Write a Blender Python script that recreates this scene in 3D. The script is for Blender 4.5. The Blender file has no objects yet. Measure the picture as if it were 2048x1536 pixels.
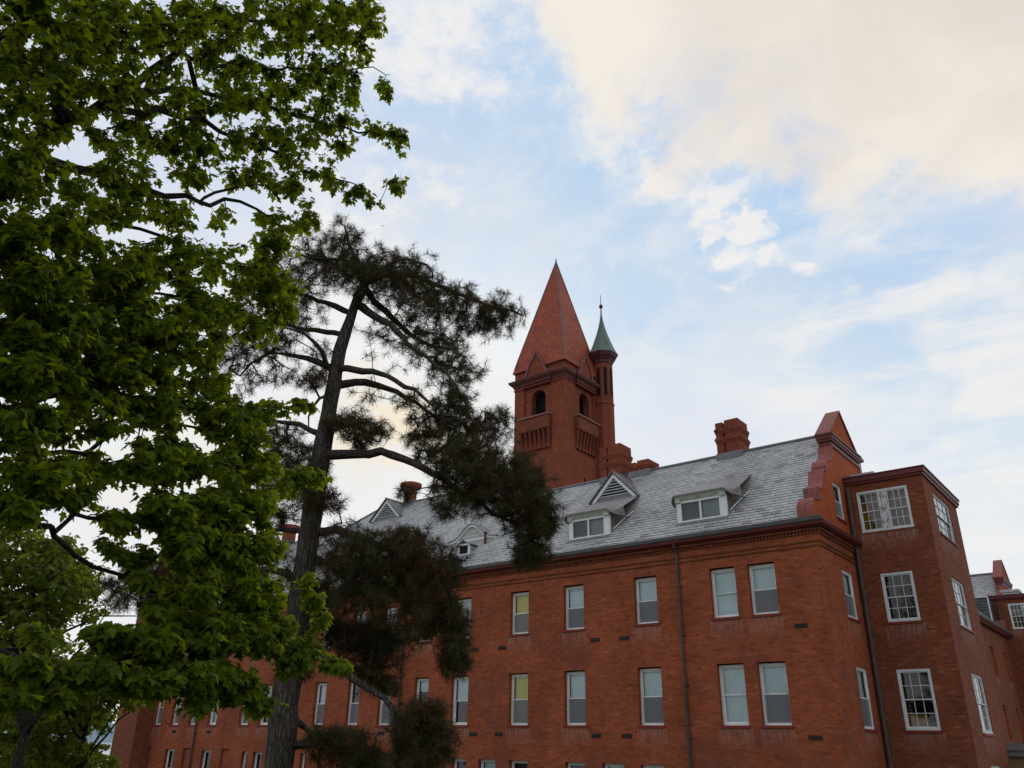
import bpy, math, random
import numpy as np
from mathutils import Vector, Matrix
rng = np.random.default_rng(7)
random.seed(7)
R = math.radians
scene = bpy.context.scene
COL = scene.collection

# ------------------------------------------------------------------ camera
FPX, YAW, PITCH, ROLL = 1620.4, R(38.755), R(23.981), R(1.0534)
def cam_axes():
    cy, sy, cp, sp = math.cos(YAW), math.sin(YAW), math.cos(PITCH), math.sin(PITCH)
    f = np.array([-sy*cp, cy*cp, sp]); r = np.array([cy, sy, 0.0]); u = np.cross(r, f)
    cr, sr = math.cos(ROLL), math.sin(ROLL)
    return r*cr + u*sr, -r*sr + u*cr, f
RT, UP, FW = cam_axes()
cd = bpy.data.cameras.new('camera'); cam = bpy.data.objects.new('camera', cd); COL.objects.link(cam)
M4 = Matrix.Identity(4)
for i in range(3):
    M4[i][0], M4[i][1], M4[i][2] = RT[i], UP[i], -FW[i]
cam.matrix_world = M4
cd.sensor_width = 36.0; cd.lens = FPX/2048*36.0; cd.clip_end = 20000; cd.clip_start = 0.1
scene.camera = cam

def ray(px, py):
    d = FW + RT*((px-1024)/FPX) - UP*((py-768)/FPX)
    return d/np.linalg.norm(d)
def at(px, py, dist):            # point seen at a photo position, this many metres from the lens
    return ray(px, py)*dist
def ath(px, py, hd):             # same, by horizontal distance
    d = ray(px, py); return d*hd/math.hypot(d[0], d[1])

# ------------------------------------------------------------------ world
SUN_EL, SUN_AZ = R(20.5), R(-47.0)
W = bpy.data.worlds.new('World'); scene.world = W; W.use_nodes = True
class NT:
    def __init__(s, tree): s.t = tree; s.n = tree.nodes; s.l = tree.links
    def new(s, k, **kw):
        n = s.n.new(k)
        for a, v in kw.items(): setattr(n, a, v)
        return n
    def put(s, sock, v):
        if isinstance(v, bpy.types.NodeSocket): s.l.new(v, sock)
        elif v is not None:
            if hasattr(sock.default_value, '__len__') and not hasattr(v, '__len__'): v = (v,)*len(sock.default_value)
            if hasattr(v, '__len__') and len(sock.default_value) == 4 and len(v) == 3: v = (*v, 1)
            sock.default_value = v
    def math(s, op, a, b=None, c=None, clamp=False):
        n = s.new('ShaderNodeMath', operation=op, use_clamp=clamp)
        s.put(n.inputs[0], a); s.put(n.inputs[1], b)
        if c is not None: s.put(n.inputs[2], c)
        return n.outputs[0]
    def vm(s, op, a, b=None, out=0):
        n = s.new('ShaderNodeVectorMath', operation=op); s.put(n.inputs[0], a)
        if b is not None: s.put(n.inputs[1], b)
        return n.outputs[out]
    def scale(s, a, k):
        n = s.new('ShaderNodeVectorMath', operation='SCALE'); s.put(n.inputs[0], a); s.put(n.inputs['Scale'], k); return n.outputs[0]
    def mix(s, f, a, b, kind='MIX'):
        n = s.new('ShaderNodeMix', data_type='RGBA', blend_type=kind); s.put(n.inputs[0], f); s.put(n.inputs[6], a); s.put(n.inputs[7], b); return n.outputs[2]
    def noise(s, v, sc, det=4, rough=.55, dist=0, out=0, dim='3D'):
        n = s.new('ShaderNodeTexNoise', noise_dimensions=dim); s.put(n.inputs['Vector'], v); s.put(n.inputs['Scale'], sc)
        s.put(n.inputs['Detail'], det); s.put(n.inputs['Roughness'], rough); s.put(n.inputs['Distortion'], dist); return n.outputs[out]
    def mr(s, v, a, b, c=0.0, d=1.0, smooth=True):
        n = s.new('ShaderNodeMapRange', interpolation_type='SMOOTHSTEP' if smooth else 'LINEAR', clamp=True)
        s.put(n.inputs[0], v); s.put(n.inputs[1], a); s.put(n.inputs[2], b); s.put(n.inputs[3], c); s.put(n.inputs[4], d); return n.outputs[0]
def build_world():
    t = NT(W.node_tree); t.n.clear()
    out = t.new('ShaderNodeOutputWorld'); bg = t.new('ShaderNodeBackground'); t.l.new(bg.outputs[0], out.inputs[0])
    bg.inputs[1].default_value = 0.1
    sky = t.new('ShaderNodeTexSky', sky_type='NISHITA', sun_disc=False, sun_elevation=SUN_EL, sun_rotation=SUN_AZ % (2*math.pi))
    sky.air_density = 1.0; sky.dust_density = 1.2; sky.ozone_density = 1.2
    g = t.new('ShaderNodeTexCoord').outputs['Generated']
    sep = t.new('ShaderNodeSeparateXYZ'); t.l.new(g, sep.inputs[0])
    z = sep.outputs[2]
    h = t.math('ADD', t.math('MAXIMUM', z, 0.0), 0.22)
    cx = t.math('DIVIDE', sep.outputs[0], h); cy = t.math('DIVIDE', sep.outputs[1], h)
    comb = t.new('ShaderNodeCombineXYZ'); t.l.new(cx, comb.inputs[0]); t.l.new(cy, comb.inputs[1]); P = comb.outputs[0]
    warp = t.noise(P, 2.2, 3, .5, 0, out=1)
    Pw = t.vm('ADD', P, t.scale(t.vm('SUBTRACT', warp, (.5, .5, .5)), 0.35))
    gw = t.vm('NORMALIZE', t.vm('ADD', g, t.scale(t.vm('SUBTRACT', t.noise(g, 5.0, 6, .6, 0, out=1), (.5, .5, .5)), 0.22)))
    def blob(px, py, rad, w, inner=0.0):
        d = ray(px, py); c = t.vm('DOT_PRODUCT', gw, tuple(d), out=1)
        return t.math('MULTIPLY', t.mr(c, math.cos(R(rad)), math.cos(R(rad*inner))), w)
    def blobs(L):
        a = None
        for b in L:
            m = blob(*b); a = m if a is None else t.math('MAXIMUM', a, m)
        return a
    n1 = t.noise(Pw, 2.4, 9, .6); n2 = t.noise(Pw, 7.0, 9, .66); n3 = t.noise(P, 24, 7, .62); n4 = t.noise(t.vm('ADD', Pw, (7, 3, 0)), 3.4, 8, .58)
    # clear-sky blue, paled by thin high veil
    base = t.mix(t.mr(z, .02, .75, .66, .42), sky.outputs[0], (7.0, 7.9, 9.1))
    base = t.mix(t.mr(z, .0, .50, .95, .60), base, (7.3, 8.1, 8.8))
    base = t.mix(t.mr(z, .25, .55, .8, 0), base, (8.3, 8.85, 8.9))
    lav = t.noise(P, 1.6, 4, .55)
    base = t.mix(t.mr(lav, .42, .62, 0, .6), base, (6.7, 7.2, 8.9))
    blue = blobs([(1550, 415, 8, 1.1, .4), (1230, 330, 9, .8, .1), (1230, 420, 6, .7, 0), (1800, 540, 9, .8, .1), (1350, 560, 8, .65, 0), (1180, 480, 6, .5, 0), (2010, 850, 8, .6, .1), (1040, 200, 9, .8, .1), (880, 120, 9, .75, .1), (1000, 420, 7, .4, 0), (860, 320, 7, .5, 0), (1700, 640, 7, .6, 0)])
    base = t.mix(t.math('MULTIPLY', blue, .85, clamp=True), base, (4.5, 6.4, 8.8))
    # thin wisps everywhere
    wisp = t.math('MULTIPLY', t.mr(t.math('ADD', t.math('MULTIPLY', n4, .6), t.math('MULTIPLY', n2, .4)), .44, .62), .62)
    col = t.mix(wisp, base, (8.35, 8.45, 8.6))
    gy = t.math('MULTIPLY', blobs([(960, 520, 5, .9, 0), (1000, 610, 5, .7, 0), (860, 430, 5, .6, 0)]), t.mr(n1, .4, .6)); col = t.mix(t.math('MULTIPLY', gy, .6), col, (7.0, 7.25, 7.9))
    # soft low banks
    softm = blobs([(1880, 640, 5, .8, .2), (1990, 690, 6, .9, .2), (1780, 620, 4, .6, .1), (1960, 470, 6, .6, 0), (1740, 390, 5, .5, 0), (1960, 980, 7, .7, .1), (2010, 780, 5, .6, 0), (1830, 800, 6, .4, 0), (1640, 780, 8, .5, 0)])
    ns = t.noise(t.vm('MULTIPLY', g, (1, 1, 4.5)), 5.0, 7, .6, .4)
    soft = t.mr(t.math('ADD', softm, t.math('MULTIPLY', t.math('SUBTRACT', ns, .5), 2.6)), .35, 1.05)
    soft = t.math('MULTIPLY', soft, t.mr(softm, .01, .3)); col = t.mix(t.math('MULTIPLY', soft, .85), col, (8.9, 8.65, 8.5))
    # denser white puffs
    puffm = blobs([(880, 50, 9, 1, .3), (960, 130, 5, .8, .1), (1060, 60, 6, .8, .1), (1235, 240, 4.6, .95, .1), (1320, 330, 4.0, .85, .1), (1400, 400, 2.6, .9, .1), (1410, 450, 1.5, 1.2, .3), (1455, 468, 1.6, 1.2, .3), (1500, 480, 1.5, 1.15, .3), (1540, 490, 1.3, 1.0, .2), (1500, 540, 1.5, 1.05, .2), (1550, 555, 1.6, 1.05, .2), (1600, 575, 1.3, .95, .2), (1510, 604, 1.0, 1.0, .2), (1740, 370, 4.0, .6, 0),
                   (1450, 375, 2.6, .56, .3), (1590, 370, 2.2, .52, .2), (1590, 430, 1.8, .5, .2), (700, 380, 10, .8, .2)  , (1180, 130, 6, .8, .2), (1640, 600, 2, .6, 0)])
    pn = t.math('ADD', t.math('MULTIPLY', n2, .5), t.math('MULTIPLY', n3, .5))
    puff = t.mr(t.math('ADD', puffm, t.math('MULTIPLY', t.math('SUBTRACT', pn, .5), 3.8)), .48, 1.35)
    puff = t.math('MULTIPLY', puff, t.mr(puffm, .02, .35))
    col = t.mix(t.math('MULTIPLY', puff, .93), col, (8.95, 8.75, 8.6))
    # the big cream cloud bank, tan in its thick middle
    cm = blobs([(1480, 90, 9, 1, .3), (1260, 60, 5.5, .9, .2), (1700, 110, 13, 1, .3), (1960, 60, 11, 1, .3), (1370, 240, 6, .85, .1), (1560, 240, 7, .95, .2), (1960, 200, 6, .8, .1), (2040, 380, 5, .55, 0), (2350, -150, 20, 1, .5), (1600, -330, 22, 1, .6)])
    cream = t.mr(t.math('ADD', cm, t.math('MULTIPLY', t.math('SUBTRACT', t.math('ADD', t.math('MULTIPLY', n4, .5), t.math('MULTIPLY', n2, .5)), .5), 3.4)), .36, 1.05)
    tanm = blobs([(1620, 10, 10, .9, .1), (1760, 110, 9, .85, .1), (1540, 190, 6, .55, 0), (1650, 260, 4.5, .7, 0), (1950, -80, 14, 1, .3), (1850, 330, 5, .3, 0)])
    tn = t.math('MULTIPLY', t.math('MULTIPLY', tanm, t.mr(n1, .35, .58, .25, 1.0)), .95)
    creamc = t.mix(t.mr(n4, .38, .62), (7.9, 7.45, 7.3), (9.2, 8.5, 7.5))
    creamc = t.mix(tn, creamc, (7.7, 6.8, 5.9))
    col = t.mix(t.math('MULTIPLY', cream, .92), col, creamc)
    # brightening and warmth round the hidden sun
    gl = blob(770, 960, 19, 1); col = t.mix(t.math('MULTIPLY', gl, .7), col, (8.9, 8.75, 8.6))
    gl2 = t.math('MULTIPLY', blob(790, 850, 5.0, 1), t.mr(n2, .38, .58)); col = t.mix(t.math('MULTIPLY', gl2, .8), col, (9.5, 7.9, 5.2))
    gl3 = t.math('MULTIPLY', blob(250, 930, 7, 1), t.mr(n2, .4, .6)); col = t.mix(t.math('MULTIPLY', gl3, .6), col, (9.2, 8.2, 6.6))
    # horizon haze
    col = t.mix(t.mr(z, .0, .48, .9, 0), col, (8.85, 8.9, 8.8))
    # the half of the sky behind the viewer is duller evening cloud
    back = t.mr(t.vm('DOT_PRODUCT', g, (0.55, -0.83, 0), out=1), -.1, .9, 0, .34)
    col = t.mix(back, col, (5.6, 5.7, 6.0))
    t.l.new(col, bg.inputs[0])
build_world()
sl = bpy.data.lights.new('sun', 'SUN'); sl.energy = 1.1; sl.angle = R(12); sl.color = (1, .87, .68)
so = bpy.data.objects.new('sun', sl); COL.objects.link(so)
sdir = Vector((math.sin(SUN_AZ)*math.cos(SUN_EL), math.cos(SUN_AZ)*math.cos(SUN_EL), math.sin(SUN_EL)))
so.rotation_euler = (-sdir).to_track_quat('-Z', 'Y').to_euler(); so.location = (-60, 60, 60)
vs = scene.view_settings; vs.view_transform = 'Standard'; vs.look = 'None'; vs.exposure = 0; vs.gamma = 1
scene.render.resolution_x, scene.render.resolution_y = 1024, 768
scene.cycles.max_bounces = 6; scene.cycles.transparent_max_bounces = 12
scene.cycles.use_denoising = True

# ------------------------------------------------------------------ materials
def mat(name, rough=.8, spec=.3):
    m = bpy.data.materials.new(name); m.use_nodes = True
    t = NT(m.node_tree); b = t.n['Principled BSDF']; b.inputs['Roughness'].default_value = rough
    b.inputs['Specular IOR Level'].default_value = spec
    return m, t, b
def bump(t, b, h, s, d=.01):
    n = t.new('ShaderNodeBump'); n.inputs['Strength'].default_value = s; n.inputs['Distance'].default_value = d
    t.l.new(h, n.inputs['Height']); t.l.new(n.outputs[0], b.inputs['Normal'])
def uvs(t): return t.new('ShaderNodeUVMap').outputs[0]
def m_plain(name, c, rough=.7, spec=.3, var=.25, sc=3.0, dirt=None, metal=0, bmp=.15):
    m, t, b = mat(name, rough, spec); b.inputs['Metallic'].default_value = metal
    g = t.new('ShaderNodeNewGeometry').outputs['Position']
    n = t.noise(g, sc, 6, .6); n2 = t.noise(g, sc*6, 4, .6)
    k = t.mr(t.math('ADD', t.math('MULTIPLY', n, .6), t.math('MULTIPLY', n2, .4)), .3, .7, 1-var, 1+var, False)
    col = t.scale((*c,), k)
    if dirt: col = t.mix(t.mr(t.noise(t.vm('MULTIPLY', g, (1, 1, .35)), sc*2.5, 7, .7), dirt[1], dirt[1]+.1), col, dirt[0])
    t.put(b.inputs['Base Color'], col)
    bump(t, b, n2, bmp)
    return m
def m_brick(name, c1, c2, mortar, tone=(.75, 1.25), streak=.35, gain=1.0):
    m, t, b = mat(name, .88, .2); u = uvs(t); g = t.new('ShaderNodeNewGeometry').outputs['Position']
    br = t.new('ShaderNodeTexBrick'); br.offset = .5
    uw = t.vm('ADD', u, t.scale(t.vm('SUBTRACT', t.noise(u, 9, 2, .5, out=1), (.5, .5, .5)), .012))
    t.put(br.inputs['Vector'], uw); t.put(br.inputs['Color1'], c1); t.put(br.inputs['Color2'], c2); t.put(br.inputs['Mortar'], mortar)
    br.inputs['Scale'].default_value = 1; br.inputs['Brick Width'].default_value = .215; br.inputs['Row Height'].default_value = .07
    br.inputs['Mortar Size'].default_value = .006; br.inputs['Mortar Smooth'].default_value = .4; br.inputs['Bias'].default_value = -.25
    # an odd brick here and there, dark-fired or pale
    ux = t.vm('MULTIPLY', u, (1/.215, 1/.07, 1)); fl = t.vm('FLOOR', ux); wn = t.new('ShaderNodeTexWhiteNoise'); t.l.new(fl, wn.inputs['Vector']); w = wn.outputs[0]
    col = t.mix(t.mr(w, .82, .95, 0, .42), br.outputs[0], tuple(x*.42 for x in c1))
    col = t.mix(t.mr(w, .04, .02, 0, .3), col, (.42, .2, .13))
    big = t.noise(u, .45, 5, .6); mid = t.noise(t.vm('MULTIPLY', u, (1, 3.5, 1)), 1.6, 6, .68)
    k = t.mr(t.math('ADD', t.math('MULTIPLY', big, .5), t.math('MULTIPLY', mid, .5)), .33, .67, tone[0]*gain, tone[1]*gain, False)
    col = t.scale(col, k)
    # rain streaks
    st = t.mr(t.noise(t.vm('MULTIPLY', u, (2.2, .16, 1)), 1.6, 7, .68), .55, .72, 0, streak)
    col = t.mix(st, col, (.085, .036, .03))
    gr = t.mr(t.math('ADD', t.noise(t.vm('ADD', u, (31, 7, 0)), .5, 7, .7), t.math('MULTIPLY', t.vm('DOT_PRODUCT', u, (0, 1, 0), out=1), -.012)), .46, .62, 0, .5)
    col = t.mix(gr, col, (.165, .056, .042))
    # efflorescence below sills
    at_ = t.new('ShaderNodeAttribute', attribute_name='stain')
    drip = t.mr(t.noise(t.vm('MULTIPLY', u, (7, .8, 1)), 2, 6, .7), .40, .66, .12, 1)
    col = t.mix(t.math('MULTIPLY', t.math('MULTIPLY', at_.outputs['Fac'], drip), .75), col, (.36, .235, .20))
    t.put(b.inputs['Base Color'], col)
    bump(t, b, t.math('ADD', t.math('MULTIPLY', br.outputs['Fac'], -1), t.math('MULTIPLY', t.noise(g, 30, 4, .6), .6)), .45, .008)
    return m
def m_slate(name, ca, cb, w=.33, h=.2, tile=False):
    m, t, b = mat(name, .5, .15 if tile else .35); u = uvs(t)
    s = t.new('ShaderNodeSeparateXYZ'); t.l.new(u, s.inputs[0])
    wob = t.math('MULTIPLY', t.math('SUBTRACT', t.noise(u, 1.3, 3), .5), .05)
    v = t.math('DIVIDE', t.math('ADD', s.outputs[1], wob), h); row = t.math('FLOOR', v); fv = t.math('FRACT', v)
    wn = t.new('ShaderNodeTexWhiteNoise', noise_dimensions='1D'); t.l.new(row, wn.inputs['W'])
    uu = t.math('ADD', t.math('DIVIDE', s.outputs[0], w), t.math('ADD', t.math('MULTIPLY', row, .5), t.math('MULTIPLY', wn.outputs[0], .3)))
    cell = t.math('FLOOR', uu); fu = t.math('FRACT', uu)
    c = t.new('ShaderNodeCombineXYZ'); t.l.new(cell, c.inputs[0]); t.l.new(row, c.inputs[1])
    w2 = t.new('ShaderNodeTexWhiteNoise'); t.l.new(c.outputs[0], w2.inputs['Vector']); r = w2.outputs[0]
    col = t.mix(r, ca, cb)
    col = t.mix(t.mr(r, .94, .97, 0, .5), col, (.2, .13, .14))
    big = t.noise(u, .35, 6, .62); col = t.scale(col, t.mr(big, .3, .7, .88, 1.12, False))
    col = t.mix(t.mr(t.noise(t.vm('MULTIPLY', u, (3, .25, 1)), 1.5, 6, .7), .5, .68, 0, 0 if tile else .4), col, (.13, .135, .14))
    col = t.mix(t.mr(t.noise(t.vm('ADD', u, (9, 3, 0)), .9, 5, .6), .55, .7, 0, 0 if tile else .25), col, (.25, .29, .28))
    if tile: col = t.mix(t.mr(t.noise(u, 1.1, 8, .7), .45, .65, 0, .6), col, (.27, .05, .032)); col = t.mix(t.mr(w2.outputs[0], .85, .95, 0, .35), col, (.2, .05, .04))
    thr = t.math('ADD', .17, t.math('MULTIPLY', r, .1))
    hl = t.math('LESS_THAN', fv, thr); vl = t.math('MULTIPLY', t.math('LESS_THAN', fu, .06), 1)
    line = t.math('MAXIMUM', hl, t.math('MULTIPLY', vl, .7))
    col = t.mix(line, col, (.12, .03, .02) if tile else (.022, .022, .025))
    t.put(b.inputs['Base Color'], col)
    t.put(b.inputs['Roughness'], t.math('ADD', .42, t.math('MULTIPLY', r, .2)))
    bump(t, b, t.math('ADD', t.math('MULTIPLY', fv, -.6), t.math('ADD', t.math('MULTIPLY', r, .5), t.math('MULTIPLY', line, -.8))), .5, .012)
    return m
def m_leaf(name, dark, light, trans, tw=.45, attr='rnd', rough=.45):
    m = bpy.data.materials.new(name); m.use_nodes = True; t = NT(m.node_tree); b = t.n['Principled BSDF']; o = t.n['Material Output']
    a = t.new('ShaderNodeAttribute', attribute_name=attr).outputs['Fac']
    col = t.mix(a, dark, light)
    t.put(b.inputs['Base Color'], col); b.inputs['Roughness'].default_value = rough; b.inputs['Specular IOR Level'].default_value = .18
    tr = t.new('ShaderNodeBsdfTranslucent'); t.put(tr.inputs[0], t.mix(a, tuple(x*.7 for x in trans), trans))
    mx = t.new('ShaderNodeMixShader'); mx.inputs[0].default_value = tw; t.l.new(b.outputs[0], mx.inputs[1]); t.l.new(tr.outputs[0], mx.inputs[2]); t.l.new(mx.outputs[0], o.inputs[0])
    return m
def m_bark(name, c1, c2, sc=1.0, vs_=.12):
    m, t, b = mat(name, .9, .2); g = t.new('ShaderNodeTexCoord').outputs['Object']
    p = t.vm('MULTIPLY', g, (1, 1, vs_))
    n = t.noise(p, 26*sc, 8, .68, .6); v = t.new('ShaderNodeTexVoronoi', feature='DISTANCE_TO_EDGE'); t.put(v.inputs['Vector'], t.vm('ADD', p, t.scale(t.noise(g, 6, 3, out=1), .05))); v.inputs['Scale'].default_value = 15*sc
    k = t.math('MULTIPLY', t.mr(v.outputs[0], .0, .25), t.mr(n, .25, .75, .35, 1))
    t.put(b.inputs['Base Color'], t.mix(k, c1, c2)); bump(t, b, k, 1.0, .04)
    return m
def m_glass(name):
    m = bpy.data.materials.new(name); m.use_nodes = True; t = NT(m.node_tree); o = t.n['Material Output']; t.n.remove(t.n['Principled BSDF'])
    gl = t.new('ShaderNodeBsdfGlossy'); gl.inputs['Roughness'].default_value = .03; t.put(gl.inputs[0], (.95, .97, 1))
    g = t.new('ShaderNodeNewGeometry').outputs['Position']
    nb = t.new('ShaderNodeBump'); nb.inputs['Strength'].default_value = .03; nb.inputs['Distance'].default_value = .02; t.l.new(t.noise(g, 1.7, 2), nb.inputs['Height']); t.l.new(nb.outputs[0], gl.inputs['Normal'])
    tr = t.new('ShaderNodeBsdfTransparent'); t.put(tr.inputs[0], (.86, .9, .9)); fr = t.new('ShaderNodeFresnel'); fr.inputs[0].default_value = 1.52
    mx = t.new('ShaderNodeMixShader'); t.l.new(t.math('MULTIPLY', t.math('ADD', fr.outputs[0], .01), 1.1, clamp=True), mx.inputs[0]); t.l.new(tr.outputs[0], mx.inputs[1]); t.l.new(gl.outputs[0], mx.inputs[2]); t.l.new(mx.outputs[0], o.inputs[0])
    return m
def m_screen(name):
    m = bpy.data.materials.new(name); m.use_nodes = True; t = NT(m.node_tree); b = t.n['Principled BSDF']; o = t.n['Material Output']
    t.put(b.inputs['Base Color'], (.21, .22, .235)); b.inputs['Roughness'].default_value = .6
    tr = t.new('ShaderNodeBsdfTransparent'); mx = t.new('ShaderNodeMixShader'); mx.inputs[0].default_value = .68; t.l.new(tr.outputs[0], mx.inputs[1]); t.l.new(b.outputs[0], mx.inputs[2]); t.l.new(mx.outputs[0], o.inputs[0])
    return m
MB_ = m_brick('brick', (.385, .093, .036), (.275, .066, .029), (.22, .09, .06), tone=(.62, 1.24))
MBD = m_brick('brick_dark', (.25, .072, .033), (.165, .045, .023), (.18, .075, .05), tone=(.7, 1.25), streak=.55)
MBT = m_brick('brick_tower', (.265, .068, .034), (.185, .046, .025), (.24, .075, .05), tone=(.75, 1.2), streak=.3)
MSL = m_slate('slate', (.46, .455, .44), (.385, .385, .375), .36, .22)
MSL2 = m_slate('slate_green', (.22, .24, .235), (.16, .175, .175))
MTIL = m_slate('clay_tile', (.47, .105, .048), (.37, .075, .036), .16, .14, True)
MWH = m_plain('white_paint', (.78, .79, .80), .5, .4, .08, 4)
MPEEL = m_plain('peeling_paint', (.66, .69, .70), .6, .3, .1, 3, dirt=((.28, .27, .26), .58))
MRUST = m_plain('peeling_mullion', (.62, .65, .68), .65, .3, .1, 4, dirt=((.30, .20, .17), .47))
MGREENP = m_plain('weathered_paint', (.55, .58, .52), .7, .3, .2, 5, dirt=((.22, .15, .10), .56))
MRED = m_plain('red_paint', (.14, .026, .026), .5, .35, .2, 3)
MPINK = m_plain('coping_metal', (.30, .078, .066), .6, .3, .35, 2.2, dirt=((.15, .08, .06), .50))
MSILL = m_plain('sill_paint', (.22, .032, .022), .6, .3, .25, 5)
MLEAD = m_plain('lead', (.17, .165, .18), .5, .4, .25, 3)
MLEAD2 = m_plain('weathered_lead', (.24, .21, .21), .5, .4, .35, 4, dirt=((.33, .34, .32), .55))
MGUT = m_plain('gutter_metal', (.09, .085, .09), .5, .4, .3, 2)
MPIPE = m_plain('pipe_metal', (.075, .05, .045), .5, .4, .35, 2.5)
MDARK = m_plain('dark_interior', (.02, .018, .018), .9, .1)  # near-black tone painting the darkness inside rooms and openings
MCOP = m_plain('green_copper', (.115, .165, .135), .55, .4, .3, 3, dirt=((.20, .27, .22), .57))
MVENT = m_plain('vent_iron', (.045, .035, .03), .7, .2, .4, 30)
MLOUV = m_plain('louvre_grey', (.46, .47, .48), .6, .3, .2, 4)
MSKYL = m_plain('hatch_metal', (.48, .50, .53), .4, .5, .1, 2)
MGLASS = m_glass('window_glass'); MSCREEN = m_screen('insect_screen_mesh')
MBL = m_plain('blind_pale', (.78, .90, .93), .7, .2, .16, .9)  # white shade, its pale blue also carrying the sky reflected in the glass
MBLY = m_plain('blind_yellow', (.86, .74, .10), .7, .2, .1, 2)
MBLG = m_plain('blind_grey', (.30, .34, .38), .7, .2, .1, 2)
MBLM = m_plain('blind_mauve', (.24, .20, .20), .8, .2, .15, 2)
MOCH = m_plain('ochre_board', (.34, .19, .02), .8, .2, .2, 2)
MCREAM = m_plain('cream_panel', (.42, .46, .38), .6, .2, .08, 2)
MDIM = m_plain('dim_room', (.07, .065, .06), .9, .2, .3, 1)  # dark tone painted in for dim rooms behind the glass

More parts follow.
